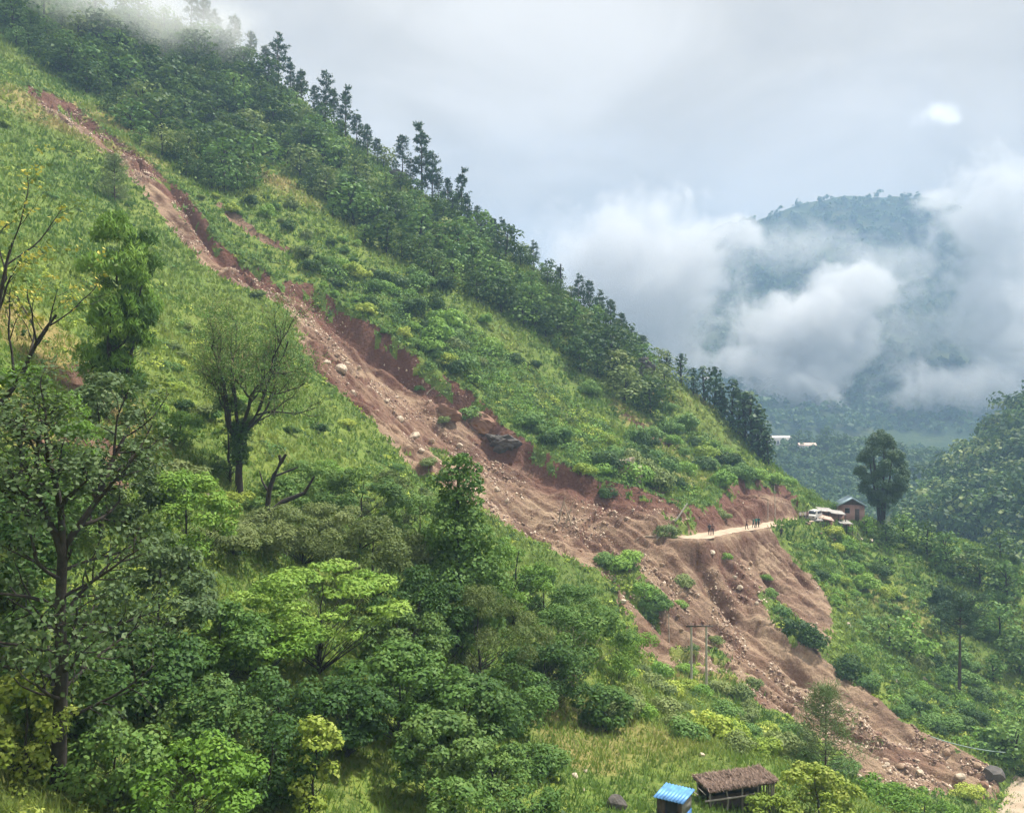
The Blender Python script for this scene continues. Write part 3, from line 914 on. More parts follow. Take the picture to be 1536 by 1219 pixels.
for k_, st_ in (('near_dark', [(0.05, (0.026, 0.066, 0.018)), (0.5, (0.062, 0.135, 0.032)), (0.95, (0.165, 0.255, 0.070))]),
                ('near_mid', [(0.05, (0.040, 0.098, 0.022)), (0.5, (0.098, 0.195, 0.042)), (0.95, (0.225, 0.330, 0.090))]),
                ('near_bright', [(0.05, (0.075, 0.165, 0.024)), (0.5, (0.150, 0.285, 0.042)), (0.95, (0.300, 0.430, 0.085))]),
                ('near_olive', [(0.05, (0.066, 0.105, 0.032)), (0.5, (0.128, 0.175, 0.056)), (0.95, (0.235, 0.275, 0.105))]),
                ('near_grey', [(0.05, (0.040, 0.078, 0.030)), (0.5, (0.100, 0.158, 0.064)), (0.95, (0.260, 0.325, 0.165))]),
                ('near_lime', [(0.05, (0.130, 0.200, 0.026)), (0.5, (0.230, 0.310, 0.045)), (0.95, (0.420, 0.460, 0.110))])):
    LEAF[k_] = leaf_mat('leaf_' + k_, st_)


def shrub_lobes(rng, n, flat=0.62):
    L = [((0, 0, 0.38), (0.72, 0.72, 0.5))]
    for i in range(n):
        a = rng.random() * 6.28; q = 0.25 + 0.6 * rng.random() ** 0.7
        s = 0.24 + 0.22 * rng.random()
        L.append(((math.cos(a) * q, math.sin(a) * q, (0.2 + 0.75 * rng.random()) * (1.15 - 0.75 * q)), (s, s, s * flat * 1.15)))
    return L


def far_shrub(seed, n=13, per=420, size=0.135, square=False):
    rng = np.random.default_rng(seed)
    return join_leaves('bush', lobe_leaves(rng, shrub_lobes(rng, n), per, size, square=square, rough=0.26, upn=0.25, shell=0.82), None)


def far_tree_parts(seed, tall=1.0, per=210, size=0.062, wide=0.34, nl=13, low=0.3, square=True):
    """small tree, height 1: trunk mesh and crown mesh"""
    rng = np.random.default_rng(seed)
    w = Wood()
    bend = rng.normal(size=2) * 0.05
    P = np.array([(bend[0] * t * t, bend[1] * t * t, -0.06 + 0.8 * t) for t in np.linspace(0, 1, 6)])
    w.tube(P, np.linspace(0.030, 0.012, 6), 5)
    lobes = []
    for i in range(nl):
        t = (i + rng.random()) / nl
        z = low + (0.93 - low) * t
        rr = wide * (0.55 + 0.6 * math.sin(math.pi * min(1, 0.15 + 0.8 * t))) * (1 - 0.55 * t * t)
        a = i * 2.4 + rng.random()
        q = rr * (0.35 + 0.5 * rng.random())
        s = wide * (0.36 + 0.26 * rng.random()) * (1.05 - 0.35 * t)
        c = (math.cos(a) * q, math.sin(a) * q, z)
        lobes.append((c, (s, s, s * 0.68)))
        if i % 2 == 0:
            b = P[3] * (1 - 0) ; b = np.array([P[3][0], P[3][1], max(low * 0.8, z - 0.22)])
            w.tube(np.linspace(b, c, 3), np.array([0.011, 0.008, 0.004]), 4)
    return w.mesh('trunk', M['bark_dark']), join_leaves('crown', lobe_leaves(rng, lobes, per / wide, size, square=square, rough=0.26, upn=0.25, shell=0.82), None)


def pine_parts(seed, n_wh=9, low=0.35, wide=0.2, cone=0.7, per=26, size=0.05, sparse=0.0, trunk=0.016, aspect=0.16, mat='pine'):
    """pine, height 1: whorls of limbs with tufts of needles"""
    rng = np.random.default_rng(seed)
    w = Wood(); tips = []
    lean = rng.normal(size=2) * 0.02
    P = np.array([(lean[0] * t, lean[1] * t, -0.05 + 1.04 * t) for t in np.linspace(0, 1, 8)])
    w.tube(P, np.linspace(trunk, trunk * 0.2, 8), 6)
    for i in range(n_wh):
        t = low + (0.98 - low) * (i + 0.3 * rng.random()) / n_wh
        ln = wide * (1.05 - cone * (t - low) / (1 - low)) * (0.75 + 0.5 * rng.random())
        for q in range(5):
            if rng.random() < sparse:
                continue
            a = i * 1.1 + q * 1.257 + rng.normal() * 0.25
            b = np.array([lean[0] * t, lean[1] * t, t + rng.normal() * 0.008])
            d = np.array([math.cos(a), math.sin(a), 0.25 + 0.3 * t + rng.normal() * 0.12])
            l_ = ln * (0.7 + 0.5 * rng.random())
            Q = np.array([b, b + d * l_ * 0.5 - [0, 0, l_ * 0.08], b + d * l_])
            w.tube(Q, np.array([trunk * 0.32, trunk * 0.2, trunk * 0.08]), 4)
            for f in (0.45, 0.62, 0.8, 1.0):
                tips.append((b + d * l_ * f + rng.normal(size=3) * l_ * 0.1, unit(d)))
    tips.append((P[-1], np.array([0, 0, 1.0])))
    T = np.array([x[0] for x in tips]); D = np.array([x[1] for x in tips])
    idx = np.repeat(np.arange(len(T)), per)
    dirs = unit(D[idx] * 0.5 + rng.normal(size=(len(idx), 3)) * 0.75 + np.array([0, 0, 0.25]))
    C = T[idx] + dirs * size * 0.45 + rng.normal(size=(len(idx), 3)) * wide * 0.06
    tone = np.clip(rng.random(len(T))[idx] * 0.5 + rng.random(len(idx)) * 0.5, 0, 1)
    lv = leaf_quads(rng, C, rng.normal(size=C.shape), size, aspect, 0, 0, tone, dirs)
    return w.mesh('trunk', M['bark']), join_leaves('needles', [lv], LEAF[mat])


def with_mat(me, mat):
    c = me.copy(); c.materials.clear(); c.materials.append(mat)
    return c


SHRUBS = [far_shrub(200 + k_, 9 + k_) for k_ in range(6)]
TREES = [far_tree_parts(300 + k_, wide=(0.44, 0.40, 0.50, 0.54, 0.38, 0.46)[k_], low=(0.12, 0.16, 0.1, 0.12, 0.1, 0.2)[k_], nl=18) for k_ in range(6)]
for me_ in SHRUBS + [t_[1] for t_ in TREES]:
    me_.materials.append(LEAF['mid'])


def tint(o, mat):
    s = o.material_slots[0]
    s.link = 'OBJECT'
    s.material = mat


PINES = [pine_parts(400 + k_, 9, (0.3, 0.4, 0.25, 0.15)[k_], (0.2, 0.17, 0.22, 0.16)[k_], per=11, size=0.055, aspect=0.28, sparse=0.25) for k_ in range(4)]


def put_bush(name, p, r, color, k, rz=None, squash=1.0):
    o = link(name, SHRUBS[k % 6])
    tint(o, LEAF[color])
    o.location = (p[0], p[1], p[2] - 0.12 * r)
    o.rotation_euler = (0, 0, rz if rz is not None else random.random() * 6.28)
    o.scale = (r, r * (0.85 + 0.3 * random.random()), r * squash)
    return o


def put_tree(name, p, h, meshes, rz=None, wide=1.0, tilt=0.0, color=None):
    e = empty(name, p, rz if rz is not None else random.random() * 6.28)
    e.rotation_euler[0] = tilt
    e.scale = (h * wide, h * wide, h)
    link(meshes[0].name.split('.')[0], meshes[0], e)
    c = link(meshes[1].name.split('.')[0], meshes[1], e)
    if color:
        tint(c, LEAF[color])
    return e


def scatter(poly, n, mind, seed, dmin=8.0, grid=None, avoid_slide=True, tries=14, clump=0):
    """places on the ground, spread over an outline drawn in picture units"""
    rng = np.random.default_rng(seed)
    P = np.array(poly, float); lo = P.min(0); hi = P.max(0)
    got = []
    Q = lo + rng.random((n * tries, 2)) * (hi - lo)
    Q = Q[in_poly(Q[:, 0], Q[:, 1], P)]
    if clump:
        Q = Q[vnoise(Q[:, 0] / clump, Q[:, 1] / clump, seed) + 0.35 * rng.random(len(Q)) > 0.62]
    for q in Q:
        if len(got) >= n:
            break
        if all((q[0] - g[0]) ** 2 + (q[1] - g[1]) ** 2 > mind * mind for g in got):
            got.append(q)
    got = np.array(got)
    x, y, z = (grid or GR).hit(got[:, 0], got[:, 1], dmin)
    ok = ~np.isnan(x)
    if avoid_slide and grid is None:
        ok &= ~in_poly(np.nan_to_num(x), np.nan_to_num(y), SLIDE)
    o = np.argsort(y[ok])
    return np.c_[x, y, z][ok][o], got[ok][o]
# ------------------------------------------------------------------ plants: the hillside
UPPER = [(150, 8), (300, 62), (420, 140), (470, 190), (520, 240), (620, 290), (720, 345), (860, 455), (955, 545), (1010, 600), (985, 625), (930, 600), (870, 560), (800, 500), (720, 455), (640, 415),
         (560, 375), (500, 330), (440, 262), (380, 230), (385, 290), (330, 290), (250, 250), (180, 195), (120, 130), (60, 95), (0, 60), (0, 0)]
pos, pix = scatter(UPPER, 280, 16.5, 1, tries=40)
for i, (p, q) in enumerate(zip(pos, pix)):
    c = ('dark', 'dark', 'mid', 'dark', 'olive', 'dark', 'mid')[(i * 5 + i // 3) % 7]
    h = (3.6 + 5.6 * random.random() ** 1.6) * (0.92 if q[0] > 700 else 1.0)
    t = put_tree('hillside_tree', p, h, TREES[i % 6], wide=1.15 + 0.35 * random.random(), color=c)
    tone = {'dark': 'dark green', 'mid': 'mid green', 'olive': 'olive green', 'bright': 'light green'}[c]
    crest = np.interp(q[0], [150, 300, 420, 520, 610, 700, 850, 960, 1080], [20, 50, 130, 205, 275, 335, 445, 540, 620])
    row = 'high in the wood' if q[1] - crest < 38 else 'mid-wood' if q[1] - crest < 95 else 'low in the wood' if q[1] - crest < 150 else 'lowest in the wood'
    where = row + ' ' + ('near the left frame edge' if q[0] < 110 else 'beside the top of the landslide' if q[0] < 215 else 'under the left misty pines' if q[0] < 275 else 'under the right misty pines' if q[0] < 330 else 'below the mist edge' if q[0] < 430 else
                         'below the skyline pines' if q[0] < 520 else 'below the skyline gap' if q[0] < 600 else 'below the tall pine clump' if q[0] < 690 else 'below the lone skyline pine' if q[0] < 770 else
                         'left of the broken skyline trunk' if q[0] < 850 else 'right of the broken skyline trunk' if q[0] < 920 else 'round the dark crag')
    size = 'large' if h > 6.0 else 'medium' if h > 4.8 else 'small'
    tag(t, f'{size} {tone} tree {where}', 'tree', f'{tone} trees {where}')

# trees along the skyline
SKY_PINES = [(286, 62, 58, 0), (306, 66, 60, 1), (322, 78, 48, 2), (352, 96, 58, 1), (378, 108, 52, 0), (398, 118, 44, 1), (418, 132, 74, 2), (436, 146, 52, 3), (452, 160, 46, 1), (470, 172, 38, 0),
             (488, 186, 70, 2), (502, 192, 52, 0), (518, 208, 70, 3), (535, 222, 44, 1), (552, 234, 44, 0), (566, 246, 34, 1), (604, 270, 62, 0), (616, 274, 40, 2), (633, 280, 96, 3), (648, 290, 66, 2), (658, 300, 40, 0),
             (672, 308, 44, 1), (692, 328, 70, 3), (702, 336, 40, 3), (716, 350, 34, 0), (740, 362, 34, 1), (752, 370, 44, 2), (768, 378, 36, 0), (800, 404, 42, 2), (838, 438, 30, 1),
             (868, 452, 44, 2), (884, 462, 48, 0), (900, 474, 50, 2), (916, 486, 48, 1), (934, 504, 44, 0), (948, 516, 36, 2), (964, 540, 36, 1)]
for i, (px, py, hp, k) in enumerate(SKY_PINES):
    d = np.interp(px, [150, 300, 420, 520, 610, 700, 850, 960, 1080], [236, 246, 238, 231, 224, 218, 208, 201, 194])
    x = (px - CX) / FPX * d
    h = hp / FPX * d * 1.12
    t = put_tree('pine_tree', (x, d, float(GR(x, d)) - 0.1), h, PINES[k], wide=1.05)
    near = ('standing in the mist at the hilltop' if px < 410 else 'on the skyline of the upper ridge' if px < 580 else 'in the tall clump jutting from the skyline' if px < 665 else
            'on the skyline below the tall clump' if px < 800 else 'on the lower ridge against the cloud')
    tag(t, f"{'tall' if hp > 60 else 'short' if hp < 42 else 'slender'} dark pine {near}", 'pine tree', f'pines {near}')

for i, px in enumerate((340, 365, 390, 445, 480, 512, 545, 575, 590, 662, 685, 710, 728, 735, 760, 780, 790, 812, 825, 858, 876, 892, 908, 925, 942, 955, 975, 990)):
    d = np.interp(px, [150, 300, 420, 520, 610, 700, 850, 960, 1080], [238, 248, 240, 233, 226, 220, 210, 203, 196])
    x = (px - CX) / FPX * d
    h = 3.2 + 3.4 * random.random()
    t = put_tree('ridge_tree', (x, d, float(GR(x, d)) - 0.2), h, TREES[(i * 5) % 6], wide=0.9 + 0.5 * random.random(), color=('dark', 'mid', 'dark', 'olive')[i % 4])
    where = 'at the mist edge' if px < 400 else 'among the upper skyline pines' if px < 560 else 'left of the tall pine clump' if px < 600 else 'right of the tall pine clump' if px < 720 else 'before the broken skyline trunk' if px < 835 else 'on the lower ridge'
    tag(t, f"{'broad' if h > 5.2 else 'low' if h < 4.2 else 'rounded'} {('dark', 'mid green', 'dark', 'olive')[i % 4]} tree on the skyline {where}", 'tree', 'broad trees between the skyline pines')

# slim trees at the right end of the ridge
SLIM = [(1002, 590, 40), (1022, 606, 50), (1040, 615, 40), (1056, 628, 52), (1072, 640, 66), (1082, 648, 50), (1098, 668, 70), (1108, 676, 66), (1118, 684, 72), (1128, 694, 84), (1138, 704, 70), (1146, 712, 60), (1152, 722, 50)]
SLIM_MESH = [far_tree_parts(320 + k_, wide=0.2, low=0.06, nl=30, size=0.06, per=110) for k_ in range(3)]
SLIM_MESH = [(a, with_mat(b, LEAF['pine'])) for a, b in SLIM_MESH]
for i, (px, py, hp) in enumerate(SLIM):
    d = np.interp(px, [960, 1080, 1150], [203, 195, 186])
    x = (px - CX) / FPX * d
    t = put_tree('slim_tree', (x, d, float(GR(x, d)) - 0.1), hp / FPX * d * 1.1, SLIM_MESH[i % 3], wide=1.15)
    tag(t, f"slim dark {'tall ' if hp > 60 else ''}tree in the row at the low end of the ridge", 'tree', 'slim trees at the ridge end')

# bushes on the open slope between slide and wood
MIDSLOPE = [(440, 300), (520, 345), (640, 420), (720, 460), (800, 505), (870, 565), (930, 605), (985, 630), (1040, 640), (1100, 690), (1160, 728), (1095, 718), (1075, 748), (1030, 748), (940, 725), (900, 715),
            (860, 700), (800, 655), (740, 600), (660, 550), (590, 498), (500, 445), (440, 415), (390, 380), (330, 330), (290, 290)]
pos, pix = scatter(MIDSLOPE, 112, 14, 2, tries=40, clump=62)
for i, (p, q) in enumerate(zip(pos, pix)):
    band = abs((q[1] - 268) - 0.70 * (q[0] - 425)) < 32 and q[0] < 760
    if band and i % 4:
        continue
    c = ('bright', 'mid', 'olive', 'bright', 'mid', 'dark', 'lime', 'dark')[(i * 5 + i // 4) % 8]
    r = (1.2 + 1.7 * random.random() ** 1.4) * (0.7 if q[0] < 560 else 1.1)
    o = put_bush('bush', p, r, c, i, squash=1.15 + 0.35 * random.random())
    tone = {'dark': 'dark green', 'mid': 'mid green', 'olive': 'olive', 'bright': 'fresh green', 'lime': 'yellow-green'}[c]
    where = ('on the yellow grass band' if band else 'beside the upper landslide edge' if q[0] < 470 else 'above the head of the broad chute' if q[0] < 560 else 'above mid chute' if q[0] < 660 else
             'above the red rock face' if q[0] < 760 else 'between dark rock and ridge' if q[0] < 850 else 'below the dark crag' if q[0] < 950 else 'above the pale outcrop' if q[0] < 1020 else 'above the road bank')
    where += ' near the scar' if (q[1] - 300) > 0.66 * (q[0] - 300) + 45 else ''
    tag(o, f"{'large' if r > 1.7 else 'small' if r < 1.15 else 'rounded'} {tone} bush {where}", 'bush', f'{tone} bushes {where}')

# a few darker shapes there
for i, (px, py, r, c) in enumerate([(450, 385, 2.4, 'olive'), (500, 410, 1.8, 'dark'), (505, 430, 1.4, 'dark'), (625, 415, 2.2, 'mid'), (700, 630, 2.4, 'mid'), (790, 640, 3.0, 'mid'), (840, 660, 2.6, 'mid'),
                                    (770, 545, 2.2, 'dark'), (800, 550, 1.6, 'dark'), (955, 700, 3.2, 'dark'), (930, 690, 2.6, 'mid'), (905, 712, 2.2, 'bright'), (880, 712, 2.0, 'lime'), (980, 690, 2.0, 'mid'),
                                    (1000, 615, 2.0, 'mid'), (880, 590, 2.4, 'mid'), (1100, 715, 2.4, 'mid'), (1130, 718, 2.6, 'bright'), (1160, 725, 2.4, 'bright'), (1180, 728, 2.0, 'bright'), (1065, 700, 2.2, 'mid')]):
    p = ground_pt(px, py)
    o = put_bush('bush', p, r, c, i + 2, squash=1.1)
    where = ('at the lip of the dark rock' if 690 <= px <= 850 and py > 620 else 'over the pale rock outcrop' if 870 < px < 990 and py > 680 else 'over the cut bank of the road' if py > 695 else 'standing alone on the mid slope')
    tag(o, f"thick {({'dark': 'dark', 'mid': 'mid green', 'olive': 'grey-olive', 'bright': 'fresh green', 'lime': 'yellow-green'})[c]} bush {where}", 'bush', 'thick bushes round the landslide')

# grass slope on the near side of the slide
LEFTS = [(30, 170), (120, 215), (180, 260), (235, 330), (290, 390), (400, 440), (440, 540), (560, 650), (640, 740), (560, 760), (480, 720), (420, 700), (240, 640), (220, 500), (120, 330), (0, 240), (0, 150)]
pos, pix = scatter(LEFTS, 36, 16, 3, tries=40, clump=70)
for i, (p, q) in enumerate(zip(pos, pix)):
    c = ('bright', 'mid', 'lime', 'mid', 'olive', 'dark')[(i * 5 + i // 5) % 6]
    r = 0.7 + 0.8 * random.random()
    o = put_bush('bush', p, r, c, i, squash=0.9)
    tone = {'dark': 'dark green', 'mid': 'mid green', 'olive': 'olive', 'bright': 'fresh green', 'lime': 'yellow-green'}[c]
    where = 'on the high grass left of the landslide top' if q[1] < 330 else 'on the grass left of the bare tree' if q[0] < 330 else 'on the grass bank between bare tree and landslide'
    tag(o, f"{'small' if r < .8 else 'knee-high'} {tone} bush {where}", 'bush', f'{tone} bushes {where}')

# islands of green on and beside the slide
for i, (px, py, r, c, lb) in enumerate([
        (905, 845, 1.7, 'mid', 'green bush at the upper end of the bush strip on the landslide'), (925, 855, 1.8, 'bright', 'light green bush second in the bush strip on the landslide'),
        (945, 845, 1.9, 'bright', 'tall light bush leaning out over the bare earth'), (965, 895, 2.0, 'bright', 'wide fresh green bush in the middle of the strip on the landslide'), (985, 915, 1.9, 'mid', 'mid green bush low in the strip on the landslide'),
        (975, 930, 1.3, 'dark', 'dark bush at the lower end of the strip on the landslide'), (1024, 880, 1.9, 'olive', 'grey dusty bush standing alone on the bare debris'), (1022, 912, 1.2, 'bright', 'thin small bush above the twin poles'),
        (1000, 805, 1.8, 'olive', 'olive bush beside the fallen pole at the broken road end'), (915, 745, 1.7, 'dark', 'dark bush hanging on the earth face under the pale rock'), (1085, 778, 1.3, 'olive', 'dull bush on the inner edge of the road'),
        (1092, 838, 0.9, 'bright', 'small green bush on the debris below the road'), (1155, 895, 1.4, 'mid', 'green bush at the top of the grass tongue'), (1170, 925, 1.6, 'mid', 'mid green bush on the grass tongue'), (1150, 870, 0.9, 'bright', 'tiny bush on the bare lobe below the road'),
        (1195, 955, 2.6, 'dark', 'big dark bush between the two bare lobes'), (1215, 968, 2.2, 'dark', 'dark bush with bare stems at the lobe edge'), (1270, 1012, 2.5, 'dark', 'big dark bush on the right edge of the landslide'),
        (1300, 1030, 2.0, 'mid', 'mid green bush beside the dark one on the landslide edge'), (640, 700, 1.3, 'olive', 'dusty bush on the near edge of the landslide'), (665, 635, 1.2, 'olive', 'grey bush in front of the dark rock face'),
        (630, 585, 0.9, 'mid', 'small bush high on the bare earth'), (575, 500, 0.8, 'mid', 'small bush on the torn turf step'), (655, 545, 0.9, 'olive', 'small olive bush on the torn edge'), (1450, 1195, 1.6, 'lime', 'yellow-green bush on the dark rock by the stream'),
        (1040, 975, 0.8, 'olive', 'dry little bush under the twin pole crossarm'), (1075, 965, 1.0, 'olive', 'dry bush beside the twin pole crossarm'), (1130, 1030, 1.2, 'olive', 'olive bush at the foot of the ribbed earth')]):
    p = ground_pt(px, py)
    o = put_bush('bush', p, r, c, i + 1, squash=1.15)
    tag(o, lb, 'bush', 'bushes stranded on the landslide')

# slope under the house
RIGHT = [(1205, 800), (1290, 795), (1400, 815), (1536, 830), (1560, 1000), (1560, 1180), (1500, 1140), (1400, 1100), (1340, 1060), (1280, 1000), (1262, 930), (1230, 870), (1185, 815)]
pos, pix = scatter(RIGHT, 92, 15, 4, tries=40, clump=60)
for i, (p, q) in enumerate(zip(pos, pix)):
    c = ('bright', 'mid', 'mid', 'lime', 'dark', 'olive')[(i * 5 + i // 3) % 6]
    if q[1] > 1040 or q[0] > 1440:
        c = ('dark', 'mid', 'mid')[i % 3]
    r = 1.0 + 1.2 * random.random() ** 1.5
    o = put_bush('bush', p, r, c, i, squash=1.0 + 0.2 * random.random())
    tone = {'dark': 'dark green', 'mid': 'mid green', 'olive': 'olive', 'bright': 'fresh green', 'lime': 'yellow-green'}[c]
    where = ('just below the house' if q[1] < 860 and q[0] < 1400 else 'on the low bank above the stream' if q[1] > 1040 else 'at the far right of the lower slope' if q[0] > 1440 else 'on the slope round the thin pine')
    tag(o, f"{'large' if r > 1.5 else 'small' if r < 1.0 else 'rounded'} {tone} bush {where}", 'bush', f'{tone} bushes {where}')
for i, (px, py, hp, c, lb) in enumerate([
        (1390, 830, 50, 'dark', 'dark tree below the big tree by the house'), (1420, 850, 55, 'mid', 'round tree on the slope right of the big tree'), (1355, 815, 45, 'mid', 'low tree right under the big dark tree'),
        (1470, 880, 60, 'dark', 'dark green tree at the wood edge on the right slope'), (1510, 900, 62, 'mid', 'broad tree near the right frame edge'), (1445, 870, 40, 'olive', 'olive tree above the thin pine'),
        (1365, 985, 66, 'bright', 'fresh green tree in the middle of the right slope'), (1335, 975, 54, 'mid', 'bushy tree above the dark landslide bush'), (1500, 960, 56, 'mid', 'tree on the right slope behind the thin pine'),
        (1530, 1010, 60, 'dark', 'dark tree at the right frame edge'), (1490, 1020, 40, 'mid', 'small tree right of the thin pine foot'), (1520, 1150, 70, 'mid', 'leafy tree beside the stream corner'),
        (1500, 830, 44, 'dark', 'dark tree at the upper end of the right slope'), (1300, 800, 26, 'bright', 'small fresh tree behind the house'), (1250, 775, 22, 'mid', 'small tree left behind the house roof'), (1215, 752, 20, 'mid', 'small tree where the ridge meets the house'),
        (1330, 820, 40, 'dark', 'dark scrubby tree at the foot of the big tree')]):
    p = ground_pt(px, py)
    h = hp / FPX * p[1]
    t = put_tree('slope_tree', p, h, TREES[i % 6], wide=1.2, color=c)
    tag(t, lb, 'tree', 'trees on the slope under the house')

# gully bushes between terrace and slide
GULLY = [(940, 1010), (985, 1000), (1060, 1015), (1130, 1045), (1200, 1085), (1250, 1140), (1310, 1190), (1400, 1210), (1400, 1219), (1200, 1150), (1090, 1130), (980, 1100), (900, 1060)]
pos, pix = scatter(GULLY, 46, 22, 5)
for i, (p, q) in enumerate(zip(pos, pix)):
    c = ('olive', 'lime', 'bright', 'mid', 'olive')[(i * 3 + i // 4) % 5]
    r = 0.9 + 0.9 * random.random()
    o = put_bush('bush', p, r, c, i, squash=1.15)
    tone = {'mid': 'mid green', 'olive': 'olive', 'bright': 'fresh green', 'lime': 'yellow-green'}[c]
    where = 'in the gully left of the twin poles' if q[0] < 1030 else 'in the gully right of the twin poles' if q[0] < 1120 else 'round the pale young pine' if q[0] < 1290 else 'on the near bank of the landslide toe'
    tag(o, f"{'large' if r > 1.25 else 'small' if r < .95 else 'rounded'} {tone} bush {where}", 'bush', f'{tone} bushes {where}')

# wood across the stream: one mass
def forest_mass(name, grid, poly, n, size, seed, mat, label, lobes=4, per=26, dmax=1500, step=2.0, dmin=150, lf=0.5):
    rng = np.random.default_rng(seed)
    P = np.array(poly, float); lo, hi = P.min(0), P.max(0)
    Q = lo + rng.random((n, 2)) * (hi - lo); Q = Q[in_poly(Q[:, 0], Q[:, 1], P)]
    x, y, z = grid.hit(Q[:, 0], Q[:, 1], dmin, dmax, step)
    ok = ~np.isnan(x); x, y, z = x[ok], y[ok], z[ok]
    parts = []
    for a, b, c in zip(x, y, z):
        r = size * (0.6 + 0.8 * rng.random()); tone = rng.random()
        for q in range(lobes):
            o = rng.normal(size=3) * r * np.array([.45, .45, .25]); u = unit(rng.normal(size=(per // lobes, 3))); u[:, 2] = np.abs(u[:, 2]) * 1.2 - 0.25
            C = np.array([a, b, c + r * 0.7]) + o + u * r * 0.55
            parts.append(leaf_quads(rng, C, u + rng.normal(size=u.shape) * 0.3 + [0, 0, .2], r * lf, 0.8, 0, 0.1, np.clip(tone * 0.6 + 0.4 * rng.random(len(u)), 0, 1), None, True))
    me = join_leaves(name, parts, mat)
    o = link(name, me); tag(o, label, kind='stuff')
    return o


RH_OUT = [(1350, 790), (1370, 755), (1400, 715), (1440, 685), (1480, 650), (1536, 600), (1600, 560), (1600, 900), (1500, 900), (1400, 850)]
forest_mass('forest', RHG, RH_OUT, 900, 3.0, 11, LEAF['mid'], 'dense wood covering the far bank of the stream', per=78, lobes=6, lf=0.26)
forest_mass('forest', RHG, RH_OUT, 420, 5.2, 14, LEAF['dark'], 'taller dark trees standing through the far bank wood', per=130, lobes=8, lf=0.20)
forest_mass('forest', RHG, RH_OUT, 260, 4.2, 15, LEAF['olive'], 'olive crowns mixed into the far bank wood', per=110, lobes=8, lf=0.22)
forest_mass('forest', VRG, [(1150, 668), (1300, 660), (1400, 672), (1480, 700), (1480, 790), (1190, 790), (1150, 720)], 1300, 3.0, 12, LEAF['dark'], 'hazy trees covering the valley terrace', per=40, lf=0.4)
forest_mass('forest', FMG, [(1050, 330), (1200, 305), (1360, 290), (1480, 320), (1560, 340), (1560, 650), (1100, 650), (960, 600), (960, 480)], 3200, 5.5, 13, LEAF['dark'], 'blue hazy forest on the far mountain', lobes=3, per=21, dmax=1600, step=4.0, dmin=600)
# ------------------------------------------------------------------ plants: the near trees
def near_base(px, d):
    x = (px - CX) / FPX * d
    return np.array((x, d, float(GR(x, d))))


def clump_tree(seed, H, Rw, low=0.2, n=40, lr=0.7, leaf=0.2, dens=200, flat=0.7, aspect=0.6, droop=0.0, bark='bark_dark', color='mid', tr=None, fill=0.55, top=1.0, upn=0.45, square=False, shell=0.6, lobe_low=-0.5):
    """broad-leaved tree in metres: trunk with limbs out to every leaf clump"""
    rng = np.random.default_rng(seed)
    w = Wood()
    tr = tr or max(0.06, H * 0.016)
    bend = rng.normal(size=2) * 0.04 * H
    tp = lambda t: np.array([bend[0] * t * t, bend[1] * t * t, -0.4 + (H * 0.82 + 0.4) * t])
    ts = np.linspace(0, 1, 9)
    w.tube(np.array([tp(t) for t in ts]) + rng.normal(size=(9, 3)) * [tr * .5, tr * .5, 0], tr * (1.15 - 0.95 * ts), 8)
    lobes = []
    for i in range(n):
        u = unit(rng.normal(size=3)); rad = fill + (1 - fill) * rng.random() ** 0.5
        t = 0.5 + 0.5 * u[2] * rad
        z = H * (low + (1 - low) * t)
        wd = Rw * (1.0 - 0.45 * max(0, (t - 0.45) / 0.55) ** 2 * top) * (0.75 + 0.25 * min(1, t / 0.3))
        c = np.array([u[0] * rad * wd, u[1] * rad * wd, z]) + np.array([bend[0], bend[1], 0]) * min(1, z / H) ** 2
        s = lr * (0.42 + 1.1 * rng.random() ** 1.4)
        c[2] = min(c[2], H - s * flat * 0.8)
        lobes.append((c, (s, s, s * flat)))
        f = np.clip((c[2] - np.hypot(c[0], c[1]) * 0.7) / (H * 0.82), 0.08, 0.95)
        b = tp(f); m = b * 0.45 + c * 0.55 + np.array([0, 0, -0.06 * H * rng.random()]) + rng.normal(size=3) * 0.12
        q = tr * 0.34 * (1.1 - f)
        w.tube(np.array([b, b * 0.7 + m * 0.3, m, c]), np.array([q, q * 0.8, q * 0.55, q * 0.2]), 5)
    cr = join_leaves('crown', lobe_leaves(rng, lobes, dens, leaf, aspect, upn, shell, square, droop, lobe_low, 0.32), LEAF.get('near_' + color) or LEAF[color])
    return w.mesh('trunk', M[bark]), cr


def place(name, p, meshes, label, cat='tree', group=None, rz=0.0):
    e = empty(name, p, rz)
    for me in meshes:
        link(me.name.split('.')[0], me, e)
    tag(e, label, cat, group)
    return e


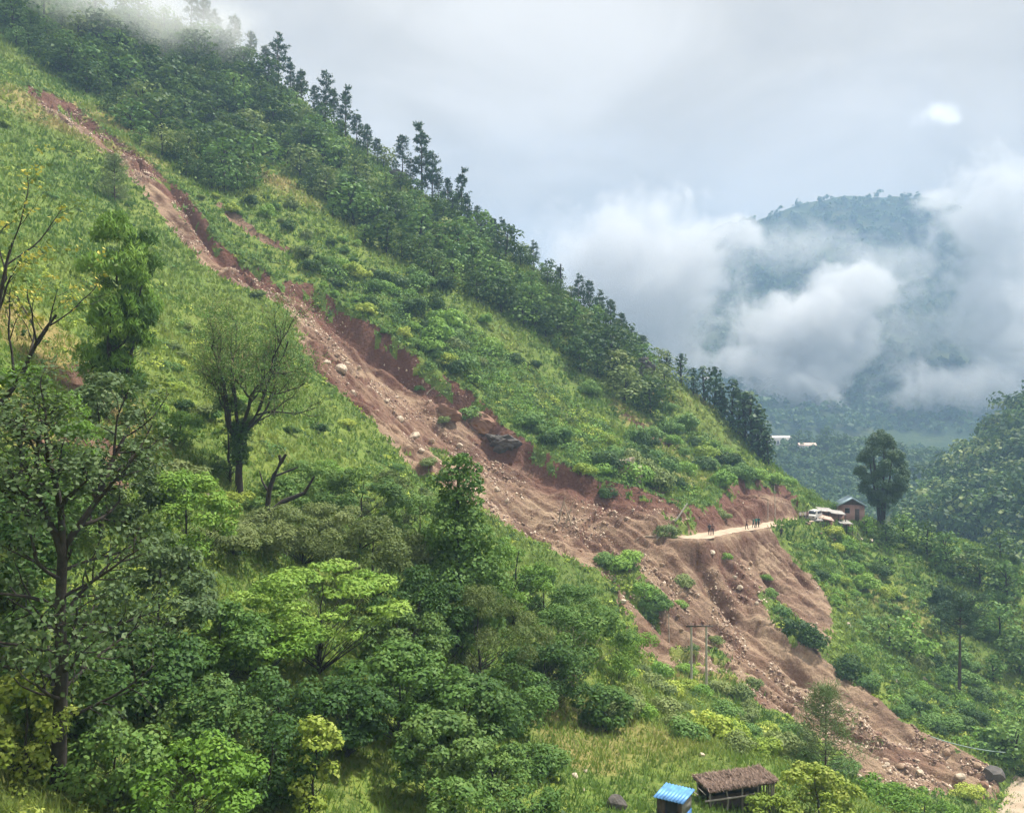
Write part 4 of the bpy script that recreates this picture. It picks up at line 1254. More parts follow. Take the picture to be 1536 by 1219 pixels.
#        px   d   top  half  low   n   lr   leaf dens flat asp  droop colour  label
NEAR = [
    (480, 44, 842, 125, 0.30, 60, 0.75, 0.20, 190, 0.36, 0.55, 0.1, 'bright', 'bright green tree with flat layered leaf clumps in the middle of the near wood'),
    (385, 41, 925, 95, 0.25, 45, 0.70, 0.20, 180, 0.38, 0.55, 0.1, 'bright', 'lower bright layered tree leaning against the dark big-leaved tree'),
    (455, 57, 758, 110, 0.25, 55, 0.75, 0.17, 260, 0.75, 0.5, 0.3, 'olive', 'olive fine-leaved tree behind the layered bright tree'),
    (345, 52, 790, 85, 0.20, 45, 0.70, 0.17, 260, 0.75, 0.5, 0.3, 'olive', 'dull olive tree left of the dead forked tree'),
    (560, 55, 775, 75, 0.20, 45, 0.70, 0.17, 260, 0.75, 0.5, 0.4, 'olive', 'olive drooping tree beside the vine-covered tree'),
    (540, 66, 700, 75, 0.15, 40, 0.70, 0.19, 230, 0.75, 0.55, 0.1, 'dark', 'dark rounded tree behind the olive trees'),
    (630, 68, 740, 60, 0.15, 34, 0.65, 0.19, 230, 0.75, 0.55, 0.1, 'mid', 'mid green tree at the foot of the grass bank'),
    (720, 52, 880, 95, 0.15, 50, 0.70, 0.16, 280, 0.85, 0.32, 0.8, 'olive', 'olive weeping tree in front of the vine-covered tree'),
    (770, 66, 800, 60, 0.15, 36, 0.65, 0.19, 230, 0.7, 0.55, 0.2, 'bright', 'fresh green tree right of the vine-covered tree'),
    (815, 70, 850, 50, 0.15, 32, 0.65, 0.19, 230, 0.7, 0.55, 0.2, 'mid', 'mid green tree at the edge of the landslide left bank'),
    (860, 62, 905, 85, 0.25, 48, 0.70, 0.20, 210, 0.65, 0.6, 0.2, 'mid', 'spreading tree with pale stem over the grass terrace'),
    (925, 70, 930, 55, 0.12, 36, 0.65, 0.18, 250, 0.75, 0.45, 0.5, 'bright', 'light green tree at the right end of the near wood'),
    (905, 58, 1028, 38, 0.03, 26, 0.50, 0.22, 190, 0.8, 0.7, 0.2, 'mid', 'dense cone-shaped big-leaved bush beside the pale stem'),
    (600, 40, 965, 100, 0.32, 55, 0.60, 0.20, 210, 0.6, 0.7, 0.1, 'mid', 'broad-leaved tree with yellowish top over the dark hollow'),
    (700, 43, 1010, 95, 0.15, 55, 0.60, 0.20, 210, 0.65, 0.65, 0.3, 'dark', 'dark broad-leaved tree overhanging the grass terrace'),
    (660, 36, 1070, 70, 0.25, 40, 0.50, 0.18, 230, 0.65, 0.7, 0.2, 'dark', 'dark low tree with bare trunk at the bottom of the picture'),
    (790, 44, 1120, 55, 0.05, 34, 0.45, 0.17, 250, 0.75, 0.6, 0.3, 'mid', 'leafy bush overhanging the left side of the terrace'),
    (280, 46, 705, 70, 0.12, 40, 0.65, 0.17, 240, 0.75, 0.6, 0.1, 'bright', 'fresh green small tree left of the tall bare tree'),
    (345, 66, 585, 40, 0.10, 26, 0.55, 0.17, 260, 0.8, 0.6, 0.1, 'dark', 'dark ivy-hung tree standing behind the tall bare tree'),
    (455, 70, 690, 45, 0.10, 26, 0.60, 0.18, 230, 0.8, 0.6, 0.1, 'mid', 'mid green tree right of the dead forked tree'),
    (270, 66, 618, 42, 0.08, 24, 0.55, 0.17, 240, 0.8, 0.6, 0.1, 'bright', 'bright rounded bush on the bank below the grass slope'),
    (30, 37, 545, 95, 0.22, 55, 0.60, 0.22, 180, 0.7, 0.3, 0.7, 'bright', 'light green long-leaved tree at the left frame edge'),
    (150, 43, 560, 75, 0.25, 48, 0.55, 0.20, 190, 0.6, 0.75, 0.1, 'grey', 'grey-green round-leaved tree above the earth slip'),
    (20, 33, 730, 80, 0.15, 45, 0.60, 0.20, 200, 0.7, 0.55, 0.2, 'dark', 'dark tree behind the trunk at the left frame edge'),
    (235, 37, 800, 80, 0.15, 48, 0.60, 0.19, 210, 0.7, 0.6, 0.2, 'grey', 'grey-green leafy tree right of the big forked trunk'),
    (215, 34, 950, 85, 0.12, 48, 0.55, 0.18, 220, 0.7, 0.65, 0.2, 'dark', 'dark leafy tree in the shade right of the big trunk'),
    (330, 33, 1020, 75, 0.12, 45, 0.50, 0.17, 230, 0.7, 0.65, 0.2, 'dark', 'dark tree under the bright layered tree'),
    (520, 37, 1015, 75, 0.2, 40, 0.50, 0.18, 220, 0.65, 0.65, 0.2, 'dark', 'shaded tree left of the dark hollow'),
    (290, 28.5, 1105, 95, 0.05, 46, 0.45, 0.16, 250, 0.7, 0.65, 0.2, 'bright', 'bright low tree at the bottom frame edge'),
    (465, 31.5, 1075, 38, 0.08, 28, 0.36, 0.16, 230, 0.7, 0.75, 0.2, 'lime', 'yellow-leaved sapling beside the near grass bank'),
    (40, 27.5, 1010, 60, 0.05, 36, 0.45, 0.16, 230, 0.7, 0.65, 0.2, 'lime', 'yellow-green bush left of the big trunk foot'),
    (1230, 46, 1150, 70, 0.03, 40, 0.42, 0.17, 230, 0.7, 0.8, 0.2, 'lime', 'yellow-green big-leaved bush right of the thatched hut'),
    (1155, 45, 1195, 40, 0.03, 26, 0.36, 0.15, 250, 0.7, 0.8, 0.2, 'lime', 'low yellow-green bush beside the hut posts'),
    (1310, 56, 1180, 60, 0.03, 34, 0.45, 0.17, 230, 0.7, 0.7, 0.2, 'bright', 'fresh green bush on the bank below the young pine'),
    (1385, 66, 1185, 50, 0.03, 30, 0.45, 0.17, 230, 0.7, 0.6, 0.2, 'bright', 'fresh green bush on the bank by the landslide toe'),
    (110, 30.5, 985, 70, 0.05, 40, 0.50, 0.17, 210, 0.7, 0.65, 0.2, 'dark', 'dark leafy bush behind the foot of the big forked trunk'),
    (170, 29, 1085, 75, 0.05, 40, 0.45, 0.16, 220, 0.7, 0.7, 0.2, 'mid', 'mid green bush right of the big forked trunk foot'),
    (400, 32, 1080, 70, 0.05, 40, 0.45, 0.16, 220, 0.7, 0.7, 0.2, 'dark', 'dark bush left of the yellow-leaved sapling'),
    (330, 39, 905, 70, 0.1, 40, 0.55, 0.18, 210, 0.7, 0.65, 0.2, 'mid', 'mid green tree left of the lower layered tree'),
    (180, 46, 690, 75, 0.1, 42, 0.60, 0.18, 210, 0.7, 0.65, 0.2, 'grey', 'grey-green tree below the bare earth slip'),
    (90, 40, 700, 70, 0.1, 42, 0.60, 0.18, 210, 0.7, 0.5, 0.3, 'mid', 'mid green tree behind the fork of the big trunk'),
    (640, 52, 850, 75, 0.08, 44, 0.65, 0.18, 210, 0.7, 0.65, 0.2, 'dark', 'dark tree left under the vine-covered tree'),
    (600, 48, 905, 70, 0.08, 42, 0.60, 0.18, 210, 0.7, 0.65, 0.2, 'dark', 'dark tree behind the yellowish-topped tree'),
    (820, 57, 960, 70, 0.06, 42, 0.60, 0.18, 210, 0.7, 0.65, 0.2, 'dark', 'dark tree left of the pale-stemmed tree'),
    (765, 50, 1000, 70, 0.06, 42, 0.55, 0.18, 210, 0.7, 0.65, 0.2, 'mid', 'mid green tree right above the overhanging dark tree'),
    (680, 61, 830, 60, 0.06, 40, 0.6, 0.18, 210, 0.7, 0.65, 0.2, 'dark', 'dark tree behind the vine-covered tree'),
    (870, 74, 880, 50, 0.06, 34, 0.6, 0.18, 210, 0.7, 0.6, 0.2, 'mid', 'mid green tree at the landslide side of the near wood'),
    (420, 62, 715, 50, 0.06, 34, 0.55, 0.18, 210, 0.7, 0.6, 0.2, 'mid', 'mid green tree behind the dead forked tree'),
    (590, 74, 705, 55, 0.06, 34, 0.6, 0.18, 210, 0.7, 0.6, 0.2, 'olive', 'olive tree high on the bank near the landslide'),
    (495, 76, 690, 45, 0.06, 30, 0.55, 0.18, 210, 0.7, 0.6, 0.2, 'bright', 'fresh green tree on the grass bank'),
    (250, 55, 690, 55, 0.06, 34, 0.55, 0.18, 210, 0.7, 0.6, 0.2, 'olive', 'olive bush between the earth slip and the bare tree'),
    (310, 58, 740, 60, 0.06, 36, 0.55, 0.17, 210, 0.7, 0.6, 0.2, 'lime', 'yellow-green bush at the foot of the bare tree'),
    (60, 31, 885, 60, 0.1, 36, 0.5, 0.18, 200, 0.7, 0.65, 0.2, 'mid', 'mid green bush left of the big forked trunk'),
    (420, 36, 1000, 60, 0.1, 36, 0.5, 0.17, 210, 0.7, 0.65, 0.2, 'dark', 'dark bush under the middle of the layered tree'),
    (740, 40, 1130, 50, 0.05, 34, 0.42, 0.16, 220, 0.7, 0.65, 0.2, 'mid', 'mid green bush at the foot of the dark overhanging tree'),
    (690, 33, 1165, 60, 0.03, 34, 0.4, 0.16, 220, 0.7, 0.65, 0.2, 'mid', 'leafy bush at the bottom edge left of the terrace'),
    (800, 37, 1180, 45, 0.03, 28, 0.36, 0.15, 220, 0.7, 0.65, 0.2, 'mid', 'low leafy bush at the bottom edge of the terrace'),
]
for i, (px, d, top, half, low, n, lr, leaf, dens, flat, asp, droop, colr, lb) in enumerate(NEAR):
    p = near_base(px, d)
    H = -(top - CY) / FPX * d - p[2]
    ms = clump_tree(500 + i, H, half / FPX * d, low, int(n * 1.3), lr, leaf * 1.1, dens * 1.05, flat, asp, droop, 'bark_pale' if i == 10 else 'bark_dark', colr)
    bushy = 'bush' in lb.split()[:5] or 'sapling' in lb
    place('leafy_bush' if bushy else 'leafy_tree', p, ms, lb, 'bush' if bushy else 'tree', 'trees of the near wood')

# big forked tree on the near left
def forked_tree():
    rng = np.random.default_rng(61)
    p = near_base(88, 28.0)
    H = -(565 - CY) / FPX * 28.0 - p[2]
    w = Wood(); tips = []
    S = 28.0 / FPX                                   # metres per picture unit here
    zf = -(835 - CY) * S - p[2]                      # fork height
    tr = np.array([(0, 0, -0.5), (0.02, 0, zf * .25), (0.08, 0.05, zf * .5), (0.04, 0, zf * .75), (0.12, 0, zf)])
    w.tube(tr, np.array([0.25, 0.22, 0.19, 0.17, 0.15]), 10)
    for dx, ln, a in ((-0.10, 0.32, 0.0), (0.16, 0.36, 0.8), (0.06, 0.30, 2.4)):
        branch(rng, w, tips, tr[-1], (dx * 2.2, 0.15 * math.sin(a), 1.0), (H - zf) * 0.80, 0.13, 0, 2, (8, 5), 0.05, 0.22, 0.50, 0.85, 8, 0.22, 7)
    for i in range(17):
        f = 0.30 + 0.68 * i / 17
        b = np.array([np.interp(f * zf, tr[:, 2], tr[:, k]) for k in range(3)])
        a = i * 2.4
        branch(rng, w, tips, b, (math.cos(a), math.sin(a), 0.35), 3.3 * (1.1 - 0.3 * f), 0.07, 1, 2, (8, 6), 0.05, 0.25, 0.5, 0.8, 8, 0.25, 6)
    cr = join_leaves('crown', [tip_leaves(rng, tips, 11, 0.25, 0.18, 0.72, 0.8, 0.6, 0.1, 0.45)], LEAF['near_grey'])
    return p, [w.mesh('trunk', M['bark_dark']), cr]


p_, ms_ = forked_tree()
place('forked_tree', p_, ms_, 'tall tree with dark forked trunk and round grey-green leaves at the left', 'tree')

# open tree with yellow blossom at the left edge
def blossom_tree():
    rng = np.random.default_rng(62)
    d = 36.0
    p = near_base(-25, d)
    H = -(215 - CY) / FPX * d - p[2]
    w = Wood(); tips = []
    branch(rng, w, tips, (0, 0, -0.4), (0.05, 0, 1), H * 0.70, 0.24, 0, 3, (9, 5, 3), 0.06, 0.22, 0.52, 0.7, 8, 0.35, 8)
    branch(rng, w, tips, (0, 0, H * 0.28), (0.75, 0.1, 0.75), H * 0.34, 0.13, 1, 3, (7, 5, 3), 0.08, 0.25, 0.6, 0.75, 8, 0.3, 8)
    branch(rng, w, tips, (0, 0, H * 0.40), (0.6, -0.1, 1.0), H * 0.36, 0.12, 1, 3, (7, 5, 3), 0.08, 0.25, 0.6, 0.75, 8, 0.3, 8)
    sel = rng.random(len(tips))
    lv = tip_leaves(rng, [t for t, s in zip(tips, sel) if s < .6], 6, 0.25, 0.24, 0.5, 0.8, 0.5, 0.3)
    fl = tip_leaves(rng, [t for t, s in zip(tips, sel) if s > .62], 9, 0.18, 0.19, 0.8, 0.7, 0.7, 0.0)
    return p, [w.mesh('trunk', M['bark_dark']), join_leaves('crown', [lv], LEAF['olive']), join_leaves('blossom', [fl], LEAF['yellow'])]


p_, ms_ = blossom_tree()
place('blossom_tree', p_, ms_, 'open dark-branched tree with yellow blossom at the left frame edge', 'tree')

# hanging long-leaved tree
p_ = near_base(158, 60.0)
place('hanging_tree', p_, clump_tree(63, -(312 - CY) / FPX * 60.0 - p_[2], 2.6, 0.10, 62, 0.75, 0.5, 130, 1.0, 0.2, 1.1, 'bark_dark', 'bright', 0.2, 0.35, 0.6, 0.15), 'pale green tree with long hanging leaves in front of the upper grass slope', 'tree')
p_ = near_base(190, 61.0)
place('hanging_tree', p_, clump_tree(68, -(345 - CY) / FPX * 61.0 - p_[2], 1.6, 0.05, 44, 0.65, 0.5, 140, 1.1, 0.2, 1.2, 'bark_dark', 'mid', 0.16, 0.35, 0.5, 0.15), 'narrow tree with hanging leaves right of the pale hanging tree', 'tree')

# tall tree with bare upper limbs and a haze of twigs
def bare_tree():
    rng = np.random.default_rng(64)
    d = 65.0
    p = near_base(360, d)
    S = d / FPX
    H = -(405 - CY) * S - p[2]
    zf = -(640 - CY) * S - p[2]
    w = Wood(); tips = []
    tr = np.array([(0, 0, -0.5), (-.1, 0, zf * .35), (0.05, 0, zf * .7), (-.05, 0, zf)])
    w.tube(tr, np.array([.30, .25, .22, .20]), 10)
    for dx, dy, ln, r in ((-0.5, 0.1, .62, .17), (-0.2, -0.3, .70, .14), (0.12, 0.2, .72, .17), (0.5, 0.0, .66, .16), (0.75, 0.25, .5, .11), (-.75, -.1, .5, .10)):
        branch(rng, w, tips, tr[-1] + np.array([dx * .4, 0, -rng.random() * 1.0]), (dx, dy, 1.0), (H - zf) * ln, r, 0, 3, (6, 5, 4), 0.07, 0.42, 0.50, 0.68, 8, 0.2, 7)
    T = np.array([t[0] for t in tips]); D = np.array([t[1] for t in tips])
    per = 1
    idx = np.repeat(np.arange(len(T)), per)
    dirs = unit(D[idx] * .7 + np.array([0, 0, .7]) + rng.normal(size=(len(idx), 3)) * .35)
    C = T[idx] + rng.normal(size=(len(idx), 3)) * .35 + dirs * .25
    tw = leaf_quads(rng, C, rng.normal(size=C.shape), 0.50, 0.07, 0, 0, None, dirs)
    lv = tip_leaves(rng, [t for t in tips if rng.random() < .95], 8, .42, .15, .5, .9, .6)
    ivy = lobe_leaves(rng, [((0.1 * math.sin(i), -.1, zf * (0.50 + 0.07 * i)), (.62, .62, .6)) for i in range(8)], 230, 0.18, .75, .3, .7, False, .4)
    return p, [w.mesh('trunk', M['bark_dark']), join_leaves('twigs', [tw], LEAF['rust']), join_leaves('crown', [lv], LEAF['near_mid']), join_leaves('ivy', ivy, LEAF['dark'])]


p_, ms_ = bare_tree()
place('bare_tree', p_, ms_, 'tall almost leafless tree with dark limbs and a haze of twigs', 'tree')

# dead forked stump tree
def dead_tree():
    rng = np.random.default_rng(65)
    d = 58.0
    p = near_base(388, d)
    S = d / FPX
    z = lambda py: -(py - CY) * S - p[2]
    x = lambda px: (px - 388) * S
    w = Wood()
    w.tube(np.array([(0, 0, -.5), (x(390), 0, z(785)), (x(410), 0, z(765)), (x(425), 0.1, z(752)), (x(455), .3, z(740)), (x(470), .3, z(715))]), np.array([.32, .28, .22, .17, .12, .06]), 8)
    w.tube(np.array([(x(400), 0, z(772)), (x(404), 0, z(735)), (x(412), -.1, z(712)), (x(424), -.2, z(690))]), np.array([.18, .16, .14, .16]), 8)
    w.tube(np.array([(x(423), -.2, z(692)), (x(420), -.2, z(682))]), np.array([.13, .09]), 6)
    w.tube(np.array([(x(424), -.2, z(691)), (x(430), -.2, z(681))]), np.array([.13, .09]), 6)
    w.tube(np.array([(x(412), -.1, z(714)), (x(428), 0, z(708)), (x(446), 0.1, z(701))]), np.array([.10, .07, .05]), 6)
    w.tube(np.array([(x(404), 0, z(740)), (x(392), .2, z(722)), (x(388), .2, z(706))]), np.array([.08, .06, .03]), 6)
    return p, [w.mesh('trunk', M['bark_dark'])]


p_, ms_ = dead_tree()
o_ = place('dead_tree', p_, ms_, 'black dead tree with stubby forked branches beside the bare tree', 'tree')

# vine-covered tree
def vine_tree():
    rng = np.random.default_rng(66)
    d = 57.0
    p = near_base(688, d)
    S = d / FPX
    H = -(672 - CY) * S - p[2]
    w = Wood(); lob = []
    w.tube(np.array([(0, 0, -.4), (.1, 0, H * .3), (-.1, 0, H * .6), (0, 0, H * .93)]), np.array([.28, .22, .16, .06]), 8)
    for i in range(46):
        t = (i + rng.random()) / 46
        wd = np.interp(t, [0, .3, .45, .62, .72, .85, 1], [66, 72, 60, 50, 26, 38, 18]) * S
        a = i * 2.4; q = wd * (0.35 + 0.5 * rng.random())
        s = wd * 0.42 + 0.25
        lob.append(((math.cos(a) * q, math.sin(a) * q, H * (0.06 + 0.90 * t)), (s, s, s * .75)))
    lv = lobe_leaves(rng, lob, 150, 0.24, 0.72, 0.35, 0.7, False, 0.5)
    return p, [w.mesh('trunk', M['bark_dark']), join_leaves('crown', lv, LEAF['near_mid'])]


p_, ms_ = vine_tree()
place('vine_tree', p_, ms_, 'dark column-shaped tree smothered in large-leaved vines before the landslide', 'tree')

# pale young pine, thin dark pine and its round neighbour
def tall_plant(name, px, py, top, d, meshes, label, cat='pine tree', wide=1.0):
    p = ground_pt(px, py) if d is None else near_base(px, d)
    H = -(top - CY) / FPX * p[1] - p[2]
    t = put_tree(name, p, H, meshes, wide=wide)
    tag(t, label, cat)
    return t


tall_plant('pine_tree', 1238, 1150, 1028, 61, pine_parts(71, 15, 0.03, 0.50, 0.92, 15, 0.085, 0.12, 0.014, 0.07, 'pine_pale'), 'pale feathery young pine in front of the landslide toe')
tall_plant('pine_tree', 1439, 1040, 893, None, pine_parts(72, 8, 0.60, 0.24, 0.55, 26, 0.06, 0.1, 0.020, 0.10), 'thin pine with long bare black trunk on the lower right slope', wide=1.1)
tall_plant('pine_tree', 1411, 952, 884, None, pine_parts(73, 6, 0.42, 0.30, 0.5, 40, 0.09, 0.1, 0.022, 0.16), 'short round-headed pine left of the thin pine')
tall_plant('pine_tree', 172, 300, 232, None, pine_parts(74, 10, 0.05, 0.30, 0.8, 12, 0.10, 0.15, 0.02, 0.12, 'pine_pale'), 'blue-green young pine on the grass left of the upper landslide', wide=1.1)

# the big dark tree by the house
def house_tree():
    rng = np.random.default_rng(67)
    p = np.array(W(1322, 790, 166)); p[2] = GR(p[0], p[1])
    S = 166 / FPX
    H = -(640 - CY) * S - p[2]
    w = Wood(); lob = []
    for i in range(7):
        a = i * 0.9; dx = math.cos(a) * 0.9; dy = math.sin(a) * 0.9
        w.tube(np.array([(dx * .4, dy * .4, -.4), (dx * .8, dy * .8, H * .25), (dx * 1.8, dy * 1.8, H * .5), (dx * 2.6, dy * 2.6, H * .8)]), np.array([.24, .2, .14, .05]), 6)
    for i in range(95):
        u = unit(rng.normal(size=3)); rr = 0.5 + 0.5 * rng.random() ** .5
        t = 0.5 + 0.5 * u[2] * rr
        wd = np.interp(t, [0, .25, .55, .85, 1], [30, 36, 34, 24, 10]) * S
        c = np.array([u[0] * rr * wd, u[1] * rr * wd, H * (0.20 + 0.76 * t)])
        lob.append((c, (1.1, 1.1, 0.95)))
    lv = lobe_leaves(rng, lob, 130, 0.36, 0.45, 0.3, 0.5, False, 0.2, -0.8)
    return p, [w.mesh('trunk', M['bark_dark']), join_leaves('crown', lv, LEAF['pine'])]


p_, ms_ = house_tree()
place('house_tree', p_, ms_, 'big dark many-stemmed tree beside the house', 'tree')

# ------------------------------------------------------------------ ground cover that nobody could count
def pick_ground(n, power, seed, ymax=255, where=None):
    rng = np.random.default_rng(seed)
    j, i = np.nonzero(turf_keep)
    x = GR.X[j, i]; y = GR.Y[j, i]
    w_ = np.where((y > 22) & (y < ymax), 1.0 / np.maximum(y, 25) ** power, 0)
    w_ = w_ * (np.abs(x) < (768 / FPX) * np.maximum(y, 0) * 1.06 + 5)
    if where is not None:
        w_ = w_ * where(x, y)
    k = rng.choice(len(x), n, p=w_ / w_.sum())
    x = x[k] + rng.random(n) * ST; y = y[k] + rng.random(n) * ST
    return rng, x, y, GR(x, y)


def grass():
    n = 105000
    rng, x, y, z = pick_ground(n, 1.35, 91)
    nb = 4
    h = (0.16 + 0.30 * rng.random(n)) * (0.75 + y / 130)
    wv = h * np.clip(0.05 + y / 600, 0.08, 0.3)
    tone0 = np.clip(0.42 + 0.55 * fbm(x / 13, y / 13, 3, 7) + 0.45 * patch(x, y, DRY), 0, 1)
    V = np.empty((n, nb, 3, 3), np.float32); T = np.empty((n, nb, 3), np.float32)
    for b in range(nb):
        a = rng.random(n) * 6.28; lean = 0.35 + 0.55 * rng.random(n); hb = h * (0.6 + 0.6 * rng.random(n))
        ox = x + rng.normal(size=n) * h * 0.5; oy = y + rng.normal(size=n) * h * 0.5
        oz = z + (ox - x) * 0 - 0.04
        ca, sa = np.cos(a), np.sin(a)
        V[:, b, 0] = np.c_[ox - sa * wv, oy + ca * wv, oz]; V[:, b, 1] = np.c_[ox + sa * wv, oy - ca * wv, oz]
        V[:, b, 2] = np.c_[ox + ca * lean * hb, oy + sa * lean * hb, oz + hb]
        T[:, b] = np.clip(tone0 * 0.75 + 0.25 * rng.random(n), 0, 1)[:, None]
    me = mesh_np('grass', V.reshape(-1, 3), np.arange(n * nb * 3).reshape(-1, 3), None, attr={'v': T.ravel()})
    o = link('grass', me, None, M['grass'])
    tag(o, 'rough grass covering the hillside and the terrace', kind='stuff')


def grass_mat():
    m, N, L, bs = mat_new('grass_blade')
    at = N.new('ShaderNodeAttribute'); at.attribute_name = 'v'
    c = ramp(N, L, at.outputs['Fac'], [(0.05, (0.072, 0.145, 0.028)), (0.4, (0.142, 0.232, 0.044)), (0.7, (0.240, 0.295, 0.064)), (0.95, (0.370, 0.300, 0.135))])
    L.new(c, bs.inputs['Base Color']); bs.inputs['Roughness'].default_value = 0.7; bs.inputs['Specular IOR Level'].default_value = 0.2
    tr = N.new('ShaderNodeBsdfTranslucent'); L.new(c, tr.inputs[0])
    mx = N.new('ShaderNodeMixShader'); mx.inputs[0].default_value = 0.35
    L.new(bs.outputs[0], mx.inputs[1]); L.new(tr.outputs[0], mx.inputs[2]); L.new(mx.outputs[0], N['Material Output'].inputs[0])
    return m


M['grass'] = grass_mat()
grass()


def undergrowth(name, n, power, seed, rmin, rmax, leaf, per, mat, label, where=None, aspect=0.65, droop=0.0, spots=None):
    if spots is None:
        rng, x, y, z = pick_ground(n, power, seed, where=where)
    else:
        rng = np.random.default_rng(seed); x, y, z = spots.T; n = len(x)
    r = (rmin + (rmax - rmin) * rng.random(n) ** 1.6)
    idx = np.repeat(np.arange(n), per)
    u = unit(rng.normal(size=(n * per, 3))); u[:, 2] = np.abs(u[:, 2])
    rad = 0.65 + 0.4 * rng.random((n * per, 1))
    C = np.c_[x, y, z][idx] + u * r[idx][:, None] * rad * np.array([1, 1, 0.85])
    Nr = u * 0.8 + [0, 0, .5] + rng.normal(size=C.shape) * .4
    tone = np.clip(rng.random(n)[idx] * .55 + rng.random(n * per) * .45, 0, 1)
    lv = leaf_quads(rng, C, Nr, leaf * (0.6 + 0.6 * r[idx] / rmax), aspect, droop, .1, tone)
    o = link(name, join_leaves(name, [lv], LEAF[mat]))
    tag(o, label, kind='stuff')


def not_terrace(x, y):
    a = np.ones(len(x))
    for px, py, d, r in ((870, 1150, 50, 7), (950, 1130, 55, 7), (1030, 1140, 55, 6), (980, 1190, 47, 7), (560, 1130, 38, 3.5), (500, 1190, 34, 3)):
        c = W(px, py, d)
        a = a * (np.hypot(x - c[0], y - c[1]) > r)
    return a


near_only = lambda x, y: (y < 95) * not_terrace(x, y)
left_only = lambda x, y: not_terrace(x, y) * np.where((y > 75), 1.0, 0.3) * sstep(0.40, 0.62, vnoise(x / 7, y / 7, 77))
undergrowth('undergrowth', 1500, 1.2, 92, 0.25, 0.8, 0.17, 34, 'near_mid', 'low leafy weeds under the near trees', near_only)
undergrowth('undergrowth', 700, 1.2, 93, 0.25, 0.7, 0.17, 34, 'near_lime', 'yellow-green weeds scattered through the near wood', near_only)
undergrowth('undergrowth', 1900, 0.6, 94, 0.35, 1.0, 0.30, 26, 'mid', 'low green scrub scattered over the slopes', left_only)
undergrowth('undergrowth', 1300, 0.6, 95, 0.35, 0.9, 0.30, 26, 'lime', 'low yellow-green scrub scattered over the slopes', left_only)
undergrowth('undergrowth', 800, 0.6, 96, 0.35, 1.0, 0.30, 26, 'dark', 'low dark scrub scattered over the slopes', left_only)

_du = lambda x, y: seg_dist(x, y, SLIDE_UP)[0]
_dl = lambda x, y: seg_dist(x, y, SLIDE_LOW)[0]
undergrowth('undergrowth', 800, 0.5, 97, 0.25, 0.85, 0.28, 26, 'mid', 'green scrub hanging over the torn upper lip of the landslide', lambda x, y: np.exp(-(_du(x, y) / 1.2) ** 2))
undergrowth('undergrowth', 520, 0.5, 98, 0.2, 0.6, 0.26, 26, 'lime', 'yellow-green tufts along the near edge of the landslide', lambda x, y: np.exp(-(_dl(x, y) / 1.5) ** 2))

SHRUBBY = [(600, 400), (700, 450), (800, 500), (870, 560), (985, 628), (1040, 640), (1110, 695), (1175, 730), (1100, 718), (1075, 746), (1030, 745), (940, 722), (860, 696), (800, 652), (740, 598), (660, 545), (600, 500), (520, 440), (470, 400), (540, 420)]
for sd_, c_, n_, lb_ in ((111, 'mid', 420, 'dense mid green scrub on the slope above the landslide'), (112, 'bright', 320, 'dense light green scrub on the slope above the landslide'), (113, 'lime', 90, 'yellow-green scrub on the slope above the landslide'), (114, 'dark', 280, 'dark scrub on the slope above the landslide')):
    sp_, px_ = scatter(SHRUBBY, n_, 5, sd_, tries=40, clump=30)
    sp_ = sp_[(np.abs(px_[:, 1] - 268 - 0.70 * (px_[:, 0] - 425)) > 26) & (np.abs(px_[:, 1] - 606 - 0.72 * (px_[:, 0] - 880)) > 13)]
    undergrowth('undergrowth', 0, 0, sd_, 0.5, 2.3, 0.36, 64, c_, lb_, spots=sp_)
LOWER = [(1205, 800), (1290, 795), (1400, 815), (1536, 830), (1560, 1180), (1500, 1140), (1400, 1100), (1340, 1060), (1280, 1000), (1262, 930), (1230, 870), (1185, 815)]
for sd_, c_, n_, lb_ in ((115, 'mid', 170, 'mid green scrub on the slope below the house'), (116, 'bright', 170, 'light green scrub on the slope below the house'), (117, 'dark', 110, 'dark scrub on the slope below the house')):
    sp_, _ = scatter(LOWER, n_, 7, sd_, tries=30, clump=42)
    undergrowth('undergrowth', 0, 0, sd_, 0.5, 1.4, 0.32, 60, c_, lb_, spots=sp_)
# ------------------------------------------------------------------ rocks and rubble
import bmesh


def rock_mesh(seed, sub=3, rough=0.34, flat=0.75):
    rng = np.random.default_rng(seed)
    bm = bmesh.new()
    bmesh.ops.create_icosphere(bm, subdivisions=sub, radius=1.0)
    V = np.array([v.co for v in bm.verts])
    for _ in range(9):                                  # chop flats like broken stone
        n = unit(rng.normal(size=3)); c = 0.55 + 0.35 * rng.random()
        d = V @ n - c
        V = V - np.where(d > 0, d, 0)[:, None] * n * 0.92
    V = V * (1 + rough * 0.45 * fbm(V[:, 0] * 2.6 + seed, V[:, 1] * 2.3 + V[:, 2] * 2.9, 4, seed)[:, None])
    V = V * np.array([1, 0.7 + 0.3 * rng.random(), flat])
    for v, q in zip(bm.verts, V):
        v.co = q
    me = bpy.data.meshes.new('rock')
    bm.to_mesh(me); bm.free()
    return me


M['stone_pale'] = solid('stone_pale', (0.50, 0.41, 0.31), 0.9, 0.3, 2.0, bmp=0.05)
M['stone_tan'] = solid('stone_tan', (0.36, 0.25, 0.17), 0.95, 0.3, 2.0, bmp=0.05)
M['stone_dark'] = solid('stone_dark', (0.085, 0.075, 0.068), 0.9, 0.45, 0.9, bmp=0.12)
M['stone_red'] = solid('stone_red', (0.24, 0.135, 0.09), 0.95, 0.4, 1.0, bmp=0.12)
ROCKS = {}
for k_ in range(6):
    b_ = rock_mesh(800 + k_, 2)
    for c_ in ('pale', 'tan', 'dark', 'red'):
        ROCKS[c_, k_] = with_mat(b_, M['stone_' + c_])


